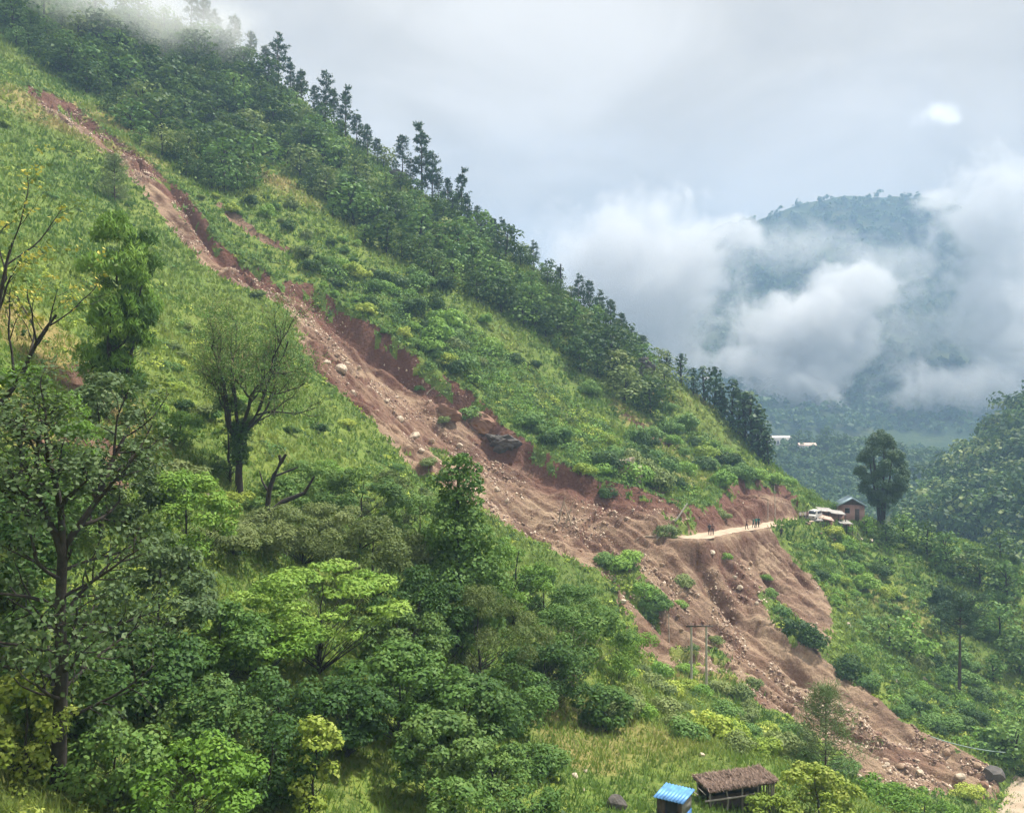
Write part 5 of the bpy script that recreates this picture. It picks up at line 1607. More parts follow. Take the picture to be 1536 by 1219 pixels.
def put_rock(px, py, wpx, c, k, label, group=None, name='boulder', sink=0.3, z=(1, 1, 1)):
    p = ground_pt(px, py)
    r = wpx / FPX * p[1] * 0.5
    o = link(name, ROCKS[c, k % 6])
    o.location = (p[0], p[1], p[2] + r * (0.5 - sink))
    o.rotation_euler = (random.random() * .5, random.random() * .5, random.random() * 6.28)
    o.scale = (r * z[0], r * z[1], r * z[2])
    tag(o, label, 'rock', group)
    return o


for i, (px, py, w_, c, lb) in enumerate([
        (512, 557, 20, 'pale', 'large pale boulder high in the landslide chute'), (490, 545, 12, 'pale', 'flat pale boulder left of the largest one'), (530, 591, 13, 'pale', 'pale boulder just below the largest one'),
        (505, 533, 10, 'tan', 'tan boulder just above the largest pale one'), (520, 545, 8, 'pale', 'small pale stone touching the largest boulder'), (579, 603, 9, 'pale', 'pale round stone in mid chute'), (600, 631, 13, 'pale', 'pale angular boulder in mid chute'),
        (622, 655, 17, 'pale', 'broad pale slab near the lower chute edge'), (648, 662, 10, 'tan', 'tan stone right of the broad pale slab'), (690, 669, 10, 'pale', 'white stone under the dark rock overhang'), (632, 676, 11, 'pale', 'pale block below the broad slab'),
        (565, 618, 8, 'tan', 'tan stone on the left edge of mid chute'), (745, 735, 9, 'pale', 'pale stone beside the vine-covered tree top'), (760, 752, 8, 'pale', 'small pale stone among rubble right of the vine tree'), (1102, 866, 8, 'pale', 'upper of two pale stones below the road'),
        (1110, 882, 10, 'pale', 'lower of two pale stones below the road'), (1068, 829, 10, 'pale', 'pale stone right under the broken road end'), (935, 903, 9, 'pale', 'pale stone left of the bush strip'), (929, 917, 8, 'pale', 'small pale stone below another left of the bush strip'),
        (1140, 932, 9, 'tan', 'tan stone at the edge of the grass tongue'), (1135, 905, 8, 'pale', 'pale stone beside the grass tongue'), (1022, 945, 8, 'tan', 'tan stone left of the twin poles'), (1345, 1022, 8, 'pale', 'pale stone on the right slope grass'),
        (1386, 1020, 9, 'pale', 'upright pale stone in the grass left of the thin pine'), (1273, 938, 9, 'pale', 'pale stone on the small slip right of the lobes'), (1390, 1133, 16, 'tan', 'long tan boulder on the landslide toe'), (1420, 1128, 14, 'tan', 'tan boulder right of the long one on the toe'),
        (1350, 1150, 12, 'tan', 'tan stone on the left of the toe'), (1440, 1165, 15, 'pale', 'pale boulder where the toe meets the stream'), (1300, 1160, 10, 'tan', 'tan stone at the left end of the toe'), (1465, 1150, 13, 'tan', 'tan boulder at the right tip of the toe'),
        (848, 1135, 8, 'pale', 'pale stone on the terrace edge'), (862, 1165, 13, 'pale', 'broad pale stone on the terrace'), (880, 1158, 9, 'pale', 'pale stone beside the broad one on the terrace'), (876, 1185, 7, 'pale', 'small white stone on the terrace grass'),
        (1053, 1133, 8, 'pale', 'white stone on the far rim of the terrace'), (922, 1210, 34, 'dark', 'flat dark boulder on the terrace at the bottom of the picture'), (1212, 1192, 10, 'tan', 'tan stone in the bushes right of the hut'), (1222, 1190, 8, 'pale', 'pale stone in the bushes right of the hut'),
        (312, 745, 12, 'pale', 'pale block on the bank left of the bare tree'), (1458, 1192, 28, 'dark', 'dark rock standing at the stream mouth'), (1490, 1165, 30, 'dark', 'dark rock over the bend of the stream'), (1475, 1180, 15, 'red', 'brown rock between the two dark stream rocks')]):
    put_rock(px, py, w_ * 1.15, c, i, lb)

# rock faces along the scarp
def outcrop(px, py, rx, ry, rz, c, seed, label, rz_=0.5, up=0.0, back=0.0):
    p = ground_pt(px, py)
    me = rock_mesh(seed, 4, 0.9, 1.0)
    me.materials.append(M['stone_' + c])
    o = link('rock_outcrop', me)
    o.location = (p[0], p[1] + back, p[2] + up)
    o.rotation_euler = (0.2, 0.1, rz_)
    o.scale = (rx, ry, rz)
    tag(o, label, 'rock')
    return o


outcrop(722, 640, 4.2, 2.2, 2.6, 'red', 841, 'overhanging red-brown rock face at the landslide edge', -0.35, -0.5)
outcrop(752, 660, 3.0, 1.6, 1.5, 'dark', 842, 'dark rock under the overhanging bushes', -0.35, -0.5)
outcrop(664, 620, 3.0, 1.4, 1.7, 'red', 843, 'red-brown rock standing out of the bare earth', -0.35, -0.6)
outcrop(938, 712, 1.6, 1.4, 2.6, 'pale', 844, 'pale grey rock outcrop above the road end', 0.2, 0.7)
outcrop(955, 722, 1.3, 1.2, 2.0, 'pale', 845, 'smaller pale rock right of the grey outcrop', 1.2, 0.4)
outcrop(960, 560, 3.2, 2.4, 2.6, 'dark', 846, 'dark crag on the wooded ridge', 0.3, 1.2)
outcrop(600, 262, 3.4, 2.4, 2.4, 'dark', 847, 'dark crag in the wood below the skyline', 0.3, 0.6)

rng_ = np.random.default_rng(5)
# mid-sized blocks on the slide: countable, spread down the chute
def slide_spots(n, seed, dl=(0.8, 99)):
    rng = np.random.default_rng(seed)
    out = []
    while len(out) < n:
        x = rng.uniform(sx0, sx1, 4000); y = rng.uniform(sy0, sy1, 4000)
        a, _ = seg_dist(x, y, SLIDE, True)
        q, par = seg_dist(x, y, FALL)
        keep = in_poly(x, y, SLIDE) & (a > dl[0]) & (rng.random(4000) < np.where(par > 9, 1.0, 0.55) * np.exp(-q / 9))
        rd, _ = seg_dist(x, y, ROADC)
        keep &= rd > 2.6
        out += list(np.c_[x, y][keep])
    return np.array(out[:n])


S_ = slide_spots(110, 6)
for i, (x, y) in enumerate(S_):
    c = ('tan', 'pale', 'tan', 'red')[i % 4]
    r = 0.22 + 0.3 * random.random() ** 2
    z = float(FG(x, y))
    o = link('boulder', ROCKS[c, i % 6]); o.location = (x, y, z + r * .2); o.scale = (r, r, r); o.rotation_euler = (random.random(), random.random(), random.random() * 6)
    px, py = CX + FPX * x / y, CY - FPX * z / y
    where = ('in the narrow upper scar' if px < 400 else 'in the broad chute' if px < 720 else 'on the earth between vine tree and road' if px < 960 else 'on the debris below the road' if py < 960 else 'on the debris fan near the stream')
    tag(o, f"{({'tan': 'tan', 'pale': 'pale', 'red': 'reddish'})[c]} {'block' if r > .34 else 'stone'} lying {where}", 'rock', f'loose stones {where}')


def rubble():
    P = slide_spots(26000, 7, (0.3, 99))
    P = P[vnoise(P[:, 0] / 4, P[:, 1] / 4, 9) * 0.7 + vnoise(P[:, 0] / 1.4, P[:, 1] / 1.4, 10) * 0.3 > 0.56]
    n = len(P)
    rng = np.random.default_rng(8)
    r = 0.07 + 0.17 * rng.random(n) ** 2.5
    z = FG(P[:, 0], P[:, 1])
    O = np.array([(1, 0, 0), (0, 1, 0), (-1, 0, 0), (0, -1, 0), (0, 0, 1), (0, 0, -1)], float)
    F = np.array([(0, 1, 4), (1, 2, 4), (2, 3, 4), (3, 0, 4), (1, 0, 5), (2, 1, 5), (3, 2, 5), (0, 3, 5)])
    V = (O[None] + rng.normal(size=(n, 6, 3)) * .28) * r[:, None, None] + np.c_[P, z + r * .2][:, None]
    Fa = (F[None] + (np.arange(n) * 6)[:, None, None]).reshape(-1, 3)
    m, N, L, bs = mat_new('rubble')
    at = N.new('ShaderNodeAttribute'); at.attribute_name = 'v'
    L.new(ramp(N, L, at.outputs['Fac'], [(0.1, (0.17, 0.10, 0.075)), (0.5, (0.36, 0.25, 0.18)), (0.95, (0.60, 0.49, 0.38))]), bs.inputs['Base Color'])
    bs.inputs['Roughness'].default_value = 0.95
    o = link('rubble', mesh_np('rubble', V.reshape(-1, 3), Fa, m, attr={'v': np.repeat(rng.random(n), 6)}))
    tag(o, 'small stones and clods strewn over the landslide', kind='stuff')


rubble()

# snapped trunks lying on the slide
M['deadwood'] = solid('deadwood', (0.34, 0.27, 0.20), 0.9, 0.3, 4.0)
for i, (a, b, lb) in enumerate([
        ((838, 782), (848, 745), 'bare snapped trunk standing on the landslide below the rock'), ((848, 785), (860, 752), 'thin bare trunk leaning beside the snapped one'), ((858, 788), (846, 752), 'bare trunk crossing the snapped one'),
        ((935, 818), (958, 806), 'pale root lying along the debris crest'), ((958, 806), (982, 804), 'second pale root along the debris crest'), ((640, 590), (652, 580), 'short trunk on the torn edge')]):
    A = ground_pt(*a); B = np.array(W(b[0], b[1], A[1] + 0.4))
    w = Wood(); mid = (A + B) / 2 + rng_.normal(size=3) * .15
    w.tube(np.array([A - (0, 0, .2), mid, B]), np.array([.13, .10, .05]), 6)
    w.tube(np.array([mid, mid + np.array([.5, 0, .5])]), np.array([.05, .02]), 4)
    o = link('fallen_log', w.mesh('fallen_log', M['deadwood'])); tag(o, lb, 'trunk')

# ------------------------------------------------------------------ built things
def bx(x0, x1, y0, y1, z0, z1):
    V = np.array([(x, y, z) for x in (x0, x1) for y in (y0, y1) for z in (z0, z1)], float)
    return V, np.array([(0, 1, 3, 2), (4, 6, 7, 5), (0, 4, 5, 1), (2, 3, 7, 6), (0, 2, 6, 4), (1, 5, 7, 3)])


def solids(name, boxes, mat, parent=None):
    V, F, n = [], [], 0
    for b in boxes:
        v, f = b if isinstance(b, tuple) and len(b) == 2 and hasattr(b[0], 'shape') else bx(*b)
        V.append(v); F.append(f + n); n += len(v)
    return link(name, mesh_np(name, np.vstack(V), np.vstack(F), mat), parent)


def tin_sheet(name, a, b, c, d, mat, parent, waves=14, amp=0.03, thick=0.02):
    """corrugated sheet between four corners, a-b along the eaves, d-c along the top"""
    a, b, c, d = (np.array(q, float) for q in (a, b, c, d))
    n = unit(np.cross(b - a, d - a)); k = waves * 4
    V = []
    for t in (0, 1):
        for s in np.linspace(0, 1, k + 1):
            e = a + (b - a) * s if t == 0 else d + (c - d) * s
            V.append(e + n * amp * math.sin(s * waves * 2 * math.pi))
    V = np.array(V); V2 = V - n * thick
    i = np.arange(k); m = k + 1; o = len(V)
    F = np.vstack([np.c_[i, i + 1, i + 1 + m, i + m], np.c_[o + i, o + i + m, o + i + 1 + m, o + i + 1], np.c_[i, o + i, o + i + 1, i + 1], np.c_[i + m, i + m + 1, o + i + m + 1, o + i + m]])
    return link(name, mesh_np(name, np.vstack([V, V2]), F, mat), parent)


M['plaster_pink'] = solid('plaster_pink', (0.33, 0.20, 0.165), 0.9, 0.2, 1.2)
M['mud_wall'] = solid('mud_wall', (0.26, 0.15, 0.11), 0.95, 0.3, 1.0)
M['tin_blue'] = solid('tin_blue_grey', (0.26, 0.35, 0.39), 0.45, 0.15, 0.8, 0.3)
M['tin_pale'] = solid('tin_pale', (0.40, 0.375, 0.34), 0.5, 0.4, 1.2, 0.2)
M['tin_rust'] = solid('tin_rust', (0.50, 0.36, 0.29), 0.6, 0.3, 0.9, 0.2)
M['dark'] = solid('dark_opening', (0.02, 0.018, 0.017), 0.9, 0.3, 2.0)
M['wood_dark'] = solid('wood_dark', (0.09, 0.065, 0.05), 0.9, 0.35, 4.0)
M['wood_grey'] = solid('wood_grey', (0.28, 0.25, 0.22), 0.9, 0.3, 5.0)
M['white_wall'] = solid('white_wall', (0.44, 0.42, 0.39), 0.9, 0.1, 1.0)
M['glass'] = solid('dull_glass', (0.05, 0.06, 0.07), 0.15, 0.2, 2.0)

# house with the blue-grey gable roof
hp = np.array(W(1278, 782, 161)); hp[2] = min(float(GR(hp[0], hp[1])), hp[2]) - 0.1
house = empty('house', hp, math.radians(-14))
hz = -(757 - CY) / FPX * 161 - hp[2]
w2, dp = 2.15, 5.0
solids('wall', [(-w2, w2, 0, dp, -1.2, hz)], M['plaster_pink'], house)
solids('gable', [(np.array([(-w2, .05, hz), (w2, .05, hz), (0, .05, hz + 1.15), (-w2, dp - .05, hz), (w2, dp - .05, hz), (0, dp - .05, hz + 1.15)], float), np.array([(0, 1, 2, 2), (3, 5, 4, 4), (0, 3, 4, 1), (0, 2, 5, 3), (1, 4, 5, 2)]))], M['wood_dark'], house)
e_ = 0.5
for s in (-1, 1):
    A, B = (s * (w2 + e_), -e_, hz - .22), (s * (w2 + e_), dp + e_, hz - .22)
    Cc, Dd = (0, dp + e_, hz + 1.28), (0, -e_, hz + 1.28)
    rf = tin_sheet('roof', A, B, Cc, Dd, M['tin_blue'], house, 18, .03) if s > 0 else tin_sheet('roof', B, A, Dd, Cc, M['tin_blue'], house, 18, .03)
    bb = solids('bargeboard', [(np.array([(s * (w2 + e_), -e_ - .06, hz - .40), (s * (w2 + e_), -e_ - .01, hz - .40), (s * (w2 + e_), -e_ - .06, hz - .14), (s * (w2 + e_), -e_ - .01, hz - .14), (0, -e_ - .06, hz + 1.12), (0, -e_ - .01, hz + 1.12), (0, -e_ - .06, hz + 1.38), (0, -e_ - .01, hz + 1.38)], float),
                               np.array([(0, 1, 3, 2), (4, 6, 7, 5), (0, 4, 5, 1), (2, 3, 7, 6), (0, 2, 6, 4), (1, 5, 7, 3)]))], M['tin_blue'], house)
wn = solids('window', [(-1.2, -.4, -.03, .02, hz - 1.5, hz - .6)], M['dark'], house); solids('frame', [(-1.26, -.34, -.05, -.035, hz - .62, hz - .54), (-1.26, -.34, -.05, -.035, hz - 1.56, hz - 1.48)], M['wood_grey'], wn)
solids('door', [(.5, 1.25, -.03, .02, 0.05, hz - .7)], M['wood_dark'], house)
tag(house, 'pink-walled house with blue-grey gable roof beside the big dark tree', 'house')


def tin_shed(px, py, d, w, dpt, h, tilt, roof, label, rz=0.0, wall='mud_wall', posts=True):
    p = np.array(W(px, py, d)); p[2] = min(p[2], float(GR(p[0], p[1])) + .3)
    t = empty('tin_shed', p, rz)
    solids('wall', [(-w / 2 + .1, w / 2 - .1, dpt * .4, dpt, -.8, h - .05)], M[wall], t)
    tin_sheet('roof', (-w / 2, -.2, h + tilt[0]), (w / 2, -.2, h + tilt[1]), (w / 2, dpt + .2, h + .45 + tilt[1]), (-w / 2, dpt + .2, h + .45 + tilt[0]), M[roof], t, 12, .04)
    if posts:
        for x in (-w / 2 + .1, 0, w / 2 - .1):
            solids('post', [(x - .05, x + .05, -.05, .05, -.9, h + tilt[0] * .5 + tilt[1] * .5 - .08)], M['wood_dark'], t)
    tag(t, label, 'shed')
    return t


tin_shed(1243, 776, 158, 2.6, 2.4, 1.4, (.1, -.1), 'tin_pale', 'open shed with pale tin roof left of the pink house', .1)
tin_shed(1258, 779, 157, 2.6, 2.2, 1.3, (.2, -.1), 'tin_pale', 'pale tin shed between the open shed and the house', -.05)
tin_shed(1270, 783, 156, 2.4, 1.8, 1.5, (.0, -.2), 'tin_pale', 'bent tin roof shed at the foot of the house wall', .1)
tin_shed(1224, 790, 153, 2.5, 1.7, 1.1, (-.05, .0), 'tin_pale', 'low white-roofed shelter below the road end', .0)
tin_shed(1240, 790, 154, 2.7, 2.2, 1.35, (.25, -.35), 'tin_rust', 'low rusty-roofed shelter below the tin sheds', -.1)

# white vehicle at the road end
def vehicle():
    p = np.array(W(1221, 770, 155)); p[2] = float(GR(p[0], p[1]))
    t = empty('jeep', p, math.radians(-38))
    bm = bmesh.new()
    prof = [(-1.9, .35), (-1.95, .95), (-1.1, 1.1), (-.6, 1.72), (1.75, 1.78), (1.9, 1.1), (1.92, .35)]
    for s in (-.82, .82):
        bm.faces.new([bm.verts.new((s * (0.9 if z > 1.2 else 1), y, z)) for y, z in prof])
    bm.verts.ensure_lookup_table(); n = len(prof)
    for i in range(n):
        j = (i + 1) % n
        bm.faces.new([bm.verts[i], bm.verts[j], bm.verts[n + j], bm.verts[n + i]])
    bmesh.ops.recalc_face_normals(bm, faces=bm.faces)
    bmesh.ops.bevel(bm, geom=list(bm.edges), offset=.07, segments=2, affect='EDGES')
    me = bpy.data.meshes.new('body'); bm.to_mesh(me); bm.free(); me.materials.append(M['white_wall'])
    link('body', me, t)
    solids('windscreen', [(np.array([(-.62, -1.07, 1.16), (-.62, -1.04, 1.16), (-.60, -.66, 1.66), (-.60, -.63, 1.66), (.62, -1.07, 1.16), (.62, -1.04, 1.16), (.60, -.66, 1.66), (.60, -.63, 1.66)], float) + np.array([0, -.03, .02]), bx(0, 1, 0, 1, 0, 1)[1])], M['glass'], t)
    for s in (-1, 1):
        solids('side_window', [(s * .80 - .03, s * .80 + .03, -.4, 1.5, 1.2, 1.6)], M['glass'], t)
        solids('headlight', [(s * .55 - .12, s * .55 + .12, -1.99, -1.95, .72, .88)], M['glass'], t)
        for y in (-1.2, 1.25):
            w = Wood(); w.tube(np.array([(s * .62, y, .34), (s * .86, y, .34)]), np.array([.34, .34]), 14); w.tube(np.array([(s * .85, y, .34), (s * .88, y, .34)]), np.array([.30, .02]), 14)
            link('wheel', w.mesh('wheel', M['dark']), t)
    tag(t, 'white vehicle parked at the end of the road before the sheds', 'vehicle')


vehicle()

# people
def person_mesh(stride=0.15, arm=0.12):
    J = {'pel': (0, 0, .93, .15), 'bel': (0, 0, 1.08, .14), 'che': (0, 0, 1.30, .17), 'neck': (0, 0, 1.47, .06), 'head': (0, -.02, 1.60, .105), 'top': (0, 0, 1.70, .085)}
    E = [('pel', 'bel'), ('bel', 'che'), ('che', 'neck'), ('neck', 'head'), ('head', 'top')]
    for s, q in ((-1, 'l'), (1, 'r')):
        f = s * stride
        J.update({q + 'hip': (s * .10, 0, .88, .10), q + 'kn': (s * .11, -f * .6, .48, .070), q + 'an': (s * .11, -f, .09, .048), q + 'to': (s * .12, -f - .14, .05, .042),
                  q + 'sh': (s * .19, 0, 1.40, .068), q + 'el': (s * .25, f * .4, 1.13, .048), q + 'wr': (s * .25, f * .9 - .1, .89, .036), q + 'ha': (s * .25, f - .14, .81, .036)})
        E += [('pel', q + 'hip'), (q + 'hip', q + 'kn'), (q + 'kn', q + 'an'), (q + 'an', q + 'to'), ('che', q + 'sh'), (q + 'sh', q + 'el'), (q + 'el', q + 'wr'), (q + 'wr', q + 'ha')]
    ks = list(J)
    me = bpy.data.meshes.new('body')
    me.from_pydata([J[k][:3] for k in ks], [(ks.index(a), ks.index(b)) for a, b in E], [])
    o = bpy.data.objects.new('person_tmp', me); COL.objects.link(o)
    o.modifiers.new('skin', 'SKIN')
    for i, k in enumerate(ks):
        sv = me.skin_vertices[0].data[i]; sv.radius = (J[k][3], J[k][3] * (.75 if k in ('pel', 'bel', 'che') else 1)); sv.use_root = (k == 'pel')
    sb = o.modifiers.new('sub', 'SUBSURF'); sb.levels = sb.render_levels = 1
    dg = bpy.context.evaluated_depsgraph_get(); dg.update()
    out = bpy.data.meshes.new_from_object(o.evaluated_get(dg))
    bpy.data.objects.remove(o)
    out.name = 'body'
    return out


PB = [person_mesh(.16), person_mesh(.04)]
SKIN = solid('skin', (0.22, 0.12, 0.08), 0.6, 0.1); HAIR = solid('hair', (0.012, 0.010, 0.009), 0.6, 0.1)


def person(px, py, d, shirt, trou, label, rz=0.0, k=0):
    rd = np.array(W(px, py, d)); x, y = rd[0], rd[1]
    a, par = seg_dist(np.array([x]), np.array([y]), ROADC)
    z = float(GR(x, y)) + (0.10 if a[0] < 2.0 else 0.0)
    me = PB[k].copy(); me.materials.clear()
    for c in (solid('trousers', trou, .9, .15), solid('shirt', shirt, .9, .15), SKIN, HAIR):
        me.materials.append(c)
    for f in me.polygons:
        c = f.center
        f.material_index = 3 if (c.z > 1.62 or (c.z > 1.53 and c.y > .03)) else 2 if (c.z > 1.44 or (abs(c.x) > .2 and c.z < 1.05)) else 1 if c.z > .92 else 0
        f.use_smooth = True
    o = link('person', me); o.location = (x, y, z); o.rotation_euler = (0, 0, rz)
    tag(o, label, 'person', 'people on the road')


def road_at(t):
    return np.array([np.interp(t, np.arange(len(ROADC)), ROADC[:, 0]), np.interp(t, np.arange(len(ROADC)), ROADC[:, 1])])


PEOPLE = [(1064, 128, (.05, .05, .06), (.03, .03, .035), 'person in dark clothes standing on the near road edge, left of a pair', .3, 1), (1069, 128, (.20, .10, .08), (.02, .02, .025), 'person in reddish top beside another on the near road edge', -.4, 1),
          (1120, 136, (.12, .05, .05), (.03, .03, .04), 'person in dark red walking along the middle of the road', .9, 0), (1130, 138.5, (.03, .13, .09), (.03, .05, .05), 'person in green, left of the group on the road', 1.2, 0),
          (1134, 139, (.04, .18, .12), (.04, .06, .06), 'person in bright green in the middle of the road group', .5, 1), (1138, 139.5, (.03, .09, .08), (.02, .03, .03), 'person in dark teal, right of the road group', 2.2, 0),
          (1172, 140, (.04, .04, .05), (.02, .02, .025), 'person in black on the rubble below the road', .2, 1), (1200, 151.5, (.60, .52, .50), (.05, .04, .04), 'person in pale shirt at the road end, first of the crowd', .4, 1),
          (1203, 152, (.55, .40, .38), (.10, .07, .06), 'person in pink shirt in the crowd at the road end', 1.4, 1), (1207, 152.5, (.62, .58, .56), (.04, .04, .05), 'person in white shirt beside the white vehicle', 2.4, 1), (1211, 153, (.30, .18, .16), (.05, .05, .06), 'person in brown shirt touching the white vehicle', 3.0, 0)]
for px, d, sh, tr_, lb, rz, k in PEOPLE:
    person(px, 790, d, sh, tr_, lb, rz, k)

# poles
M['pole'] = solid('pole_pale', (0.42, 0.38, 0.33), 0.8, 0.15, 3.0)


def pole_between(name, A, B, r, label, mat='pole', cat='pole'):
    w = Wood(); w.tube(np.array([A, (np.array(A) + B) / 2, B]), np.array([r, r * .9, r * .75]), 8)
    o = link(name, w.mesh(name, M[mat])); tag(o, label, cat)
    return o


tp = ground_pt(1037, 1032); d_ = tp[1]
tw = empty('twin_pole', tp)
S_ = d_ / FPX
for k, (a, b) in enumerate(((1037, 1033), (1059.5, 1030))):
    x = (a - 1037) * S_; zb = float(GR(tp[0] + x, d_)) - tp[2]; zt = -(938 - CY) * S_ - tp[2]
    w = Wood(); w.tube(np.array([(x, 0, zb - .4), (x, 0, zt * .5), (x, 0, zt)]), np.array([.13, .12, .10]), 8); link('post', w.mesh('post', M['pole']), tw)
    for q in (-.12, .12):
        w = Wood(); w.tube(np.array([(x + q * 3, -.06, zt + .03), (x + q * 3, -.06, zt + .22)]), np.array([.05, .03]), 6); link('insulator', w.mesh('insulator', M['dark']), tw)
solids('crossarm', [((1029 - 1037) * S_, (1069 - 1037) * S_, -.12, 0.02, zt - .10, zt + .03)], M['wood_dark'], tw)
tag(tw, 'twin pole with crossarm standing before the lower landslide', 'pole')
A_ = ground_pt(1013, 780); pole_between('fallen_pole', A_ - (0, 0, .2), np.array(W(1031, 755, A_[1] + 1)), .13, 'fallen pale pole leaning above the broken road end')
A_ = ground_pt(984, 808); pole_between('fallen_pole', A_ - (0, 0, .2), np.array(W(1003, 788, A_[1] + 1)), .13, 'fallen pale pole leaning against the olive bush')
A_ = ground_pt(1152, 782); pole_between('road_pole', A_ - (0, 0, .3), np.array(W(1152, 748, A_[1])), .07, 'thin pole on the outer edge of the road, left one')
A_ = ground_pt(1163, 780); pole_between('road_pole', A_ - (0, 0, .3), np.array(W(1162, 728, A_[1])), .07, 'taller thin pole on the outer edge of the road')
A_ = ground_pt(1004, 962); pole_between('stray_pole', A_ - (0, 0, .3), np.array(W(1003, 920, A_[1])), .06, 'thin short pole left of the twin pole')
A_ = ground_pt(842, 444); pole_between('stump', np.array(W(841, 446, 208)), np.array(W(841, 396, 208)), .22, 'bare broken trunk standing on the ridge skyline', 'bark_dark', 'trunk')

# pipe across the toe
A_ = np.array(W(1396, 1104, 100)); B_ = np.array(W(1508, 1128, 99)); w = Wood()
w.tube(np.array([A_ + (B_ - A_) * t - np.array([0, 0, 1.2 * t * (1 - t)]) for t in np.linspace(0, 1, 12)]), np.full(12, .055), 8)
o_ = link('water_pipe', w.mesh('water_pipe', solid('pipe_green', (.22, .32, .27), .5, .1))); tag(o_, 'pale green water pipe hung across the gully at the landslide toe', 'pipe')

# thatched hut on the terrace
def hut():
    d = 46.5
    p = near_base(1103, d)
    zr = lambda py, dd=d: -(py - CY) / FPX * dd - p[2]
    t = empty('thatched_hut', p, math.radians(16))
    L2, D2 = 1.95, 0.85
    zf = zr(1180, d - 0.8); zb = zf + 0.02
    rng = np.random.default_rng(9)
    # thatch: boards of straw on a sloping bed
    bed = solids('roof', [(np.array([(-L2, -D2, zf - .10), (-L2, -D2, zf + .06), (-L2, D2, zb - .10), (-L2, D2, zb + .06), (L2, -D2, zf - .02), (L2, -D2, zf + .14), (L2, D2, zb + .0), (L2, D2, zb + .16)], float), bx(0, 1, 0, 1, 0, 1)[1])], M['wood_dark'], t)
    n = 5200
    u = rng.random(n) * 2 - 1; v = rng.random(n) * 2.1 - 1.05
    C = np.c_[u * L2 * 1.04, v * D2 * 1.03, zf + (zb - zf) * (v + 1) / 2 + .10 + .07 * u * .5 + np.abs(rng.normal(size=n)) * .05 + .06 * fbm(u * 4, v * 3, 2, 5)]
    dirs = np.c_[rng.normal(size=n) * .35, -np.ones(n), -np.full(n, .28) + rng.normal(size=n) * .12]
    Nr = np.c_[rng.normal(size=n) * .4, rng.normal(size=n) * .3 - .25, np.ones(n)]
    m, N, L, bs = mat_new('thatch'); at = N.new('ShaderNodeAttribute'); at.attribute_name = 'v'
    L.new(ramp(N, L, at.outputs['Fac'], [(0.05, (.08, .052, .04)), (.5, (.17, .112, .085)), (.95, (.29, .21, .165))]), bs.inputs['Base Color']); bs.inputs['Roughness'].default_value = .95
    link('thatch', join_leaves('thatch', [leaf_quads(rng, C, Nr, .34, .12, 0, 0, None, dirs)], m), bed)
    for x in np.linspace(-L2 + .1, L2 - .1, 5):
        for y in (-D2 + .15, D2 - .15):
            w = Wood(); top = (zf if y < 0 else zb) - .08; gz = float(GR(p[0] + x * .91 - y * .41, p[1] + x * .41 + y * .91)) - p[2]
            w.tube(np.array([(x, y, gz - .4), (x + rng.normal() * .05, y, (gz + top) / 2), (x, y, top)]), np.array([.06, .05, .045]), 6); link('post', w.mesh('post', M['wood_grey']), t)
    for y in np.linspace(-D2 + .45, D2 - .5, 4):
        w = Wood(); w.tube(np.array([(L2 - .05, y, -.6), (L2 + rng.normal() * .06, y, zf + .2)]), np.array([.05, .04]), 6); link('post', w.mesh('post', M['wood_grey']), t)
    w = Wood(); w.tube(np.array([(-L2 - .3, -D2 - .08, zf - .42), (0, -D2 - .1, zf - .40), (L2 * .3, -D2 - .08, zf - .36)]), np.array([.05, .05, .04]), 6); link('rail', w.mesh('rail', M['wood_grey']), t)
    solids('back_wall', [(-L2 + .1, L2 - .1, D2 - .35, D2 - .28, -.6, zb - .1)], M['dark'], t)
    solids('manger', [(-L2 + .2, .6, -D2 + .5, -D2 + .56, -.5, zf - .5)], M['wood_dark'], t)
    for k in range(5):
        w = Wood(); a = np.array((-L2 - .1 - .28 * k, -.6 + .3 * k, zf - .25 - .1 * k)); w.tube(np.array([a, a + np.array((-.5 + .3 * rng.normal(), .2, .35))]), np.array([.03, .012]), 4); link('stick', w.mesh('stick', M['wood_grey']), t)
    tag(t, 'open hut with sagging brown thatch on crooked posts at the terrace', 'hut')


hut()


def blue_shed():
    d = 43.0
    c = np.array(W(1012, 1190, d)); gz = min(float(GR(c[0], d)), float(GR(c[0], d - 1.2))) - .2
    t = empty('blue_shed', (c[0], d, gz), math.radians(-31))
    h = c[2] - gz
    solids('side_wall', [(.58, .63, -.6, .6, h * .48, h - .02)], M['wood_grey'], t)
    solids('lower_panel', [(.575, .64, -.6, .6, 0, h * .48 - .01)], solid('sheet_blue', (.06, .17, .40), .6, .2), t)
    solids('back_wall', [(-.65, .58, .55, .6, 0, h)], M['wood_dark'], t)
    solids('side_wall', [(-.68, -.63, -.6, .6, 0, h - .04)], M['wood_dark'], t)
    solids('door', [(-.25, .35, -.58, -.55, 0, h - .12)], M['dark'], t)
    solids('front_wall', [(-.63, -.27, -.6, -.56, 0, h - .05), (.37, .58, -.6, -.56, 0, h - .05)], M['wood_dark'], t)
    tin_sheet('roof', (-.80, -.80, h - .02), (.72, -.80, h - .02), (.78, .75, h + .12), (-.74, .75, h + .12), solid('tin_blue_bright', (.10, .27, .55), .55, .35, 2.5, .2), t, 9, .025)
    tag(t, 'small outhouse with bright blue tin roof beside the hut', 'shed')


blue_shed()

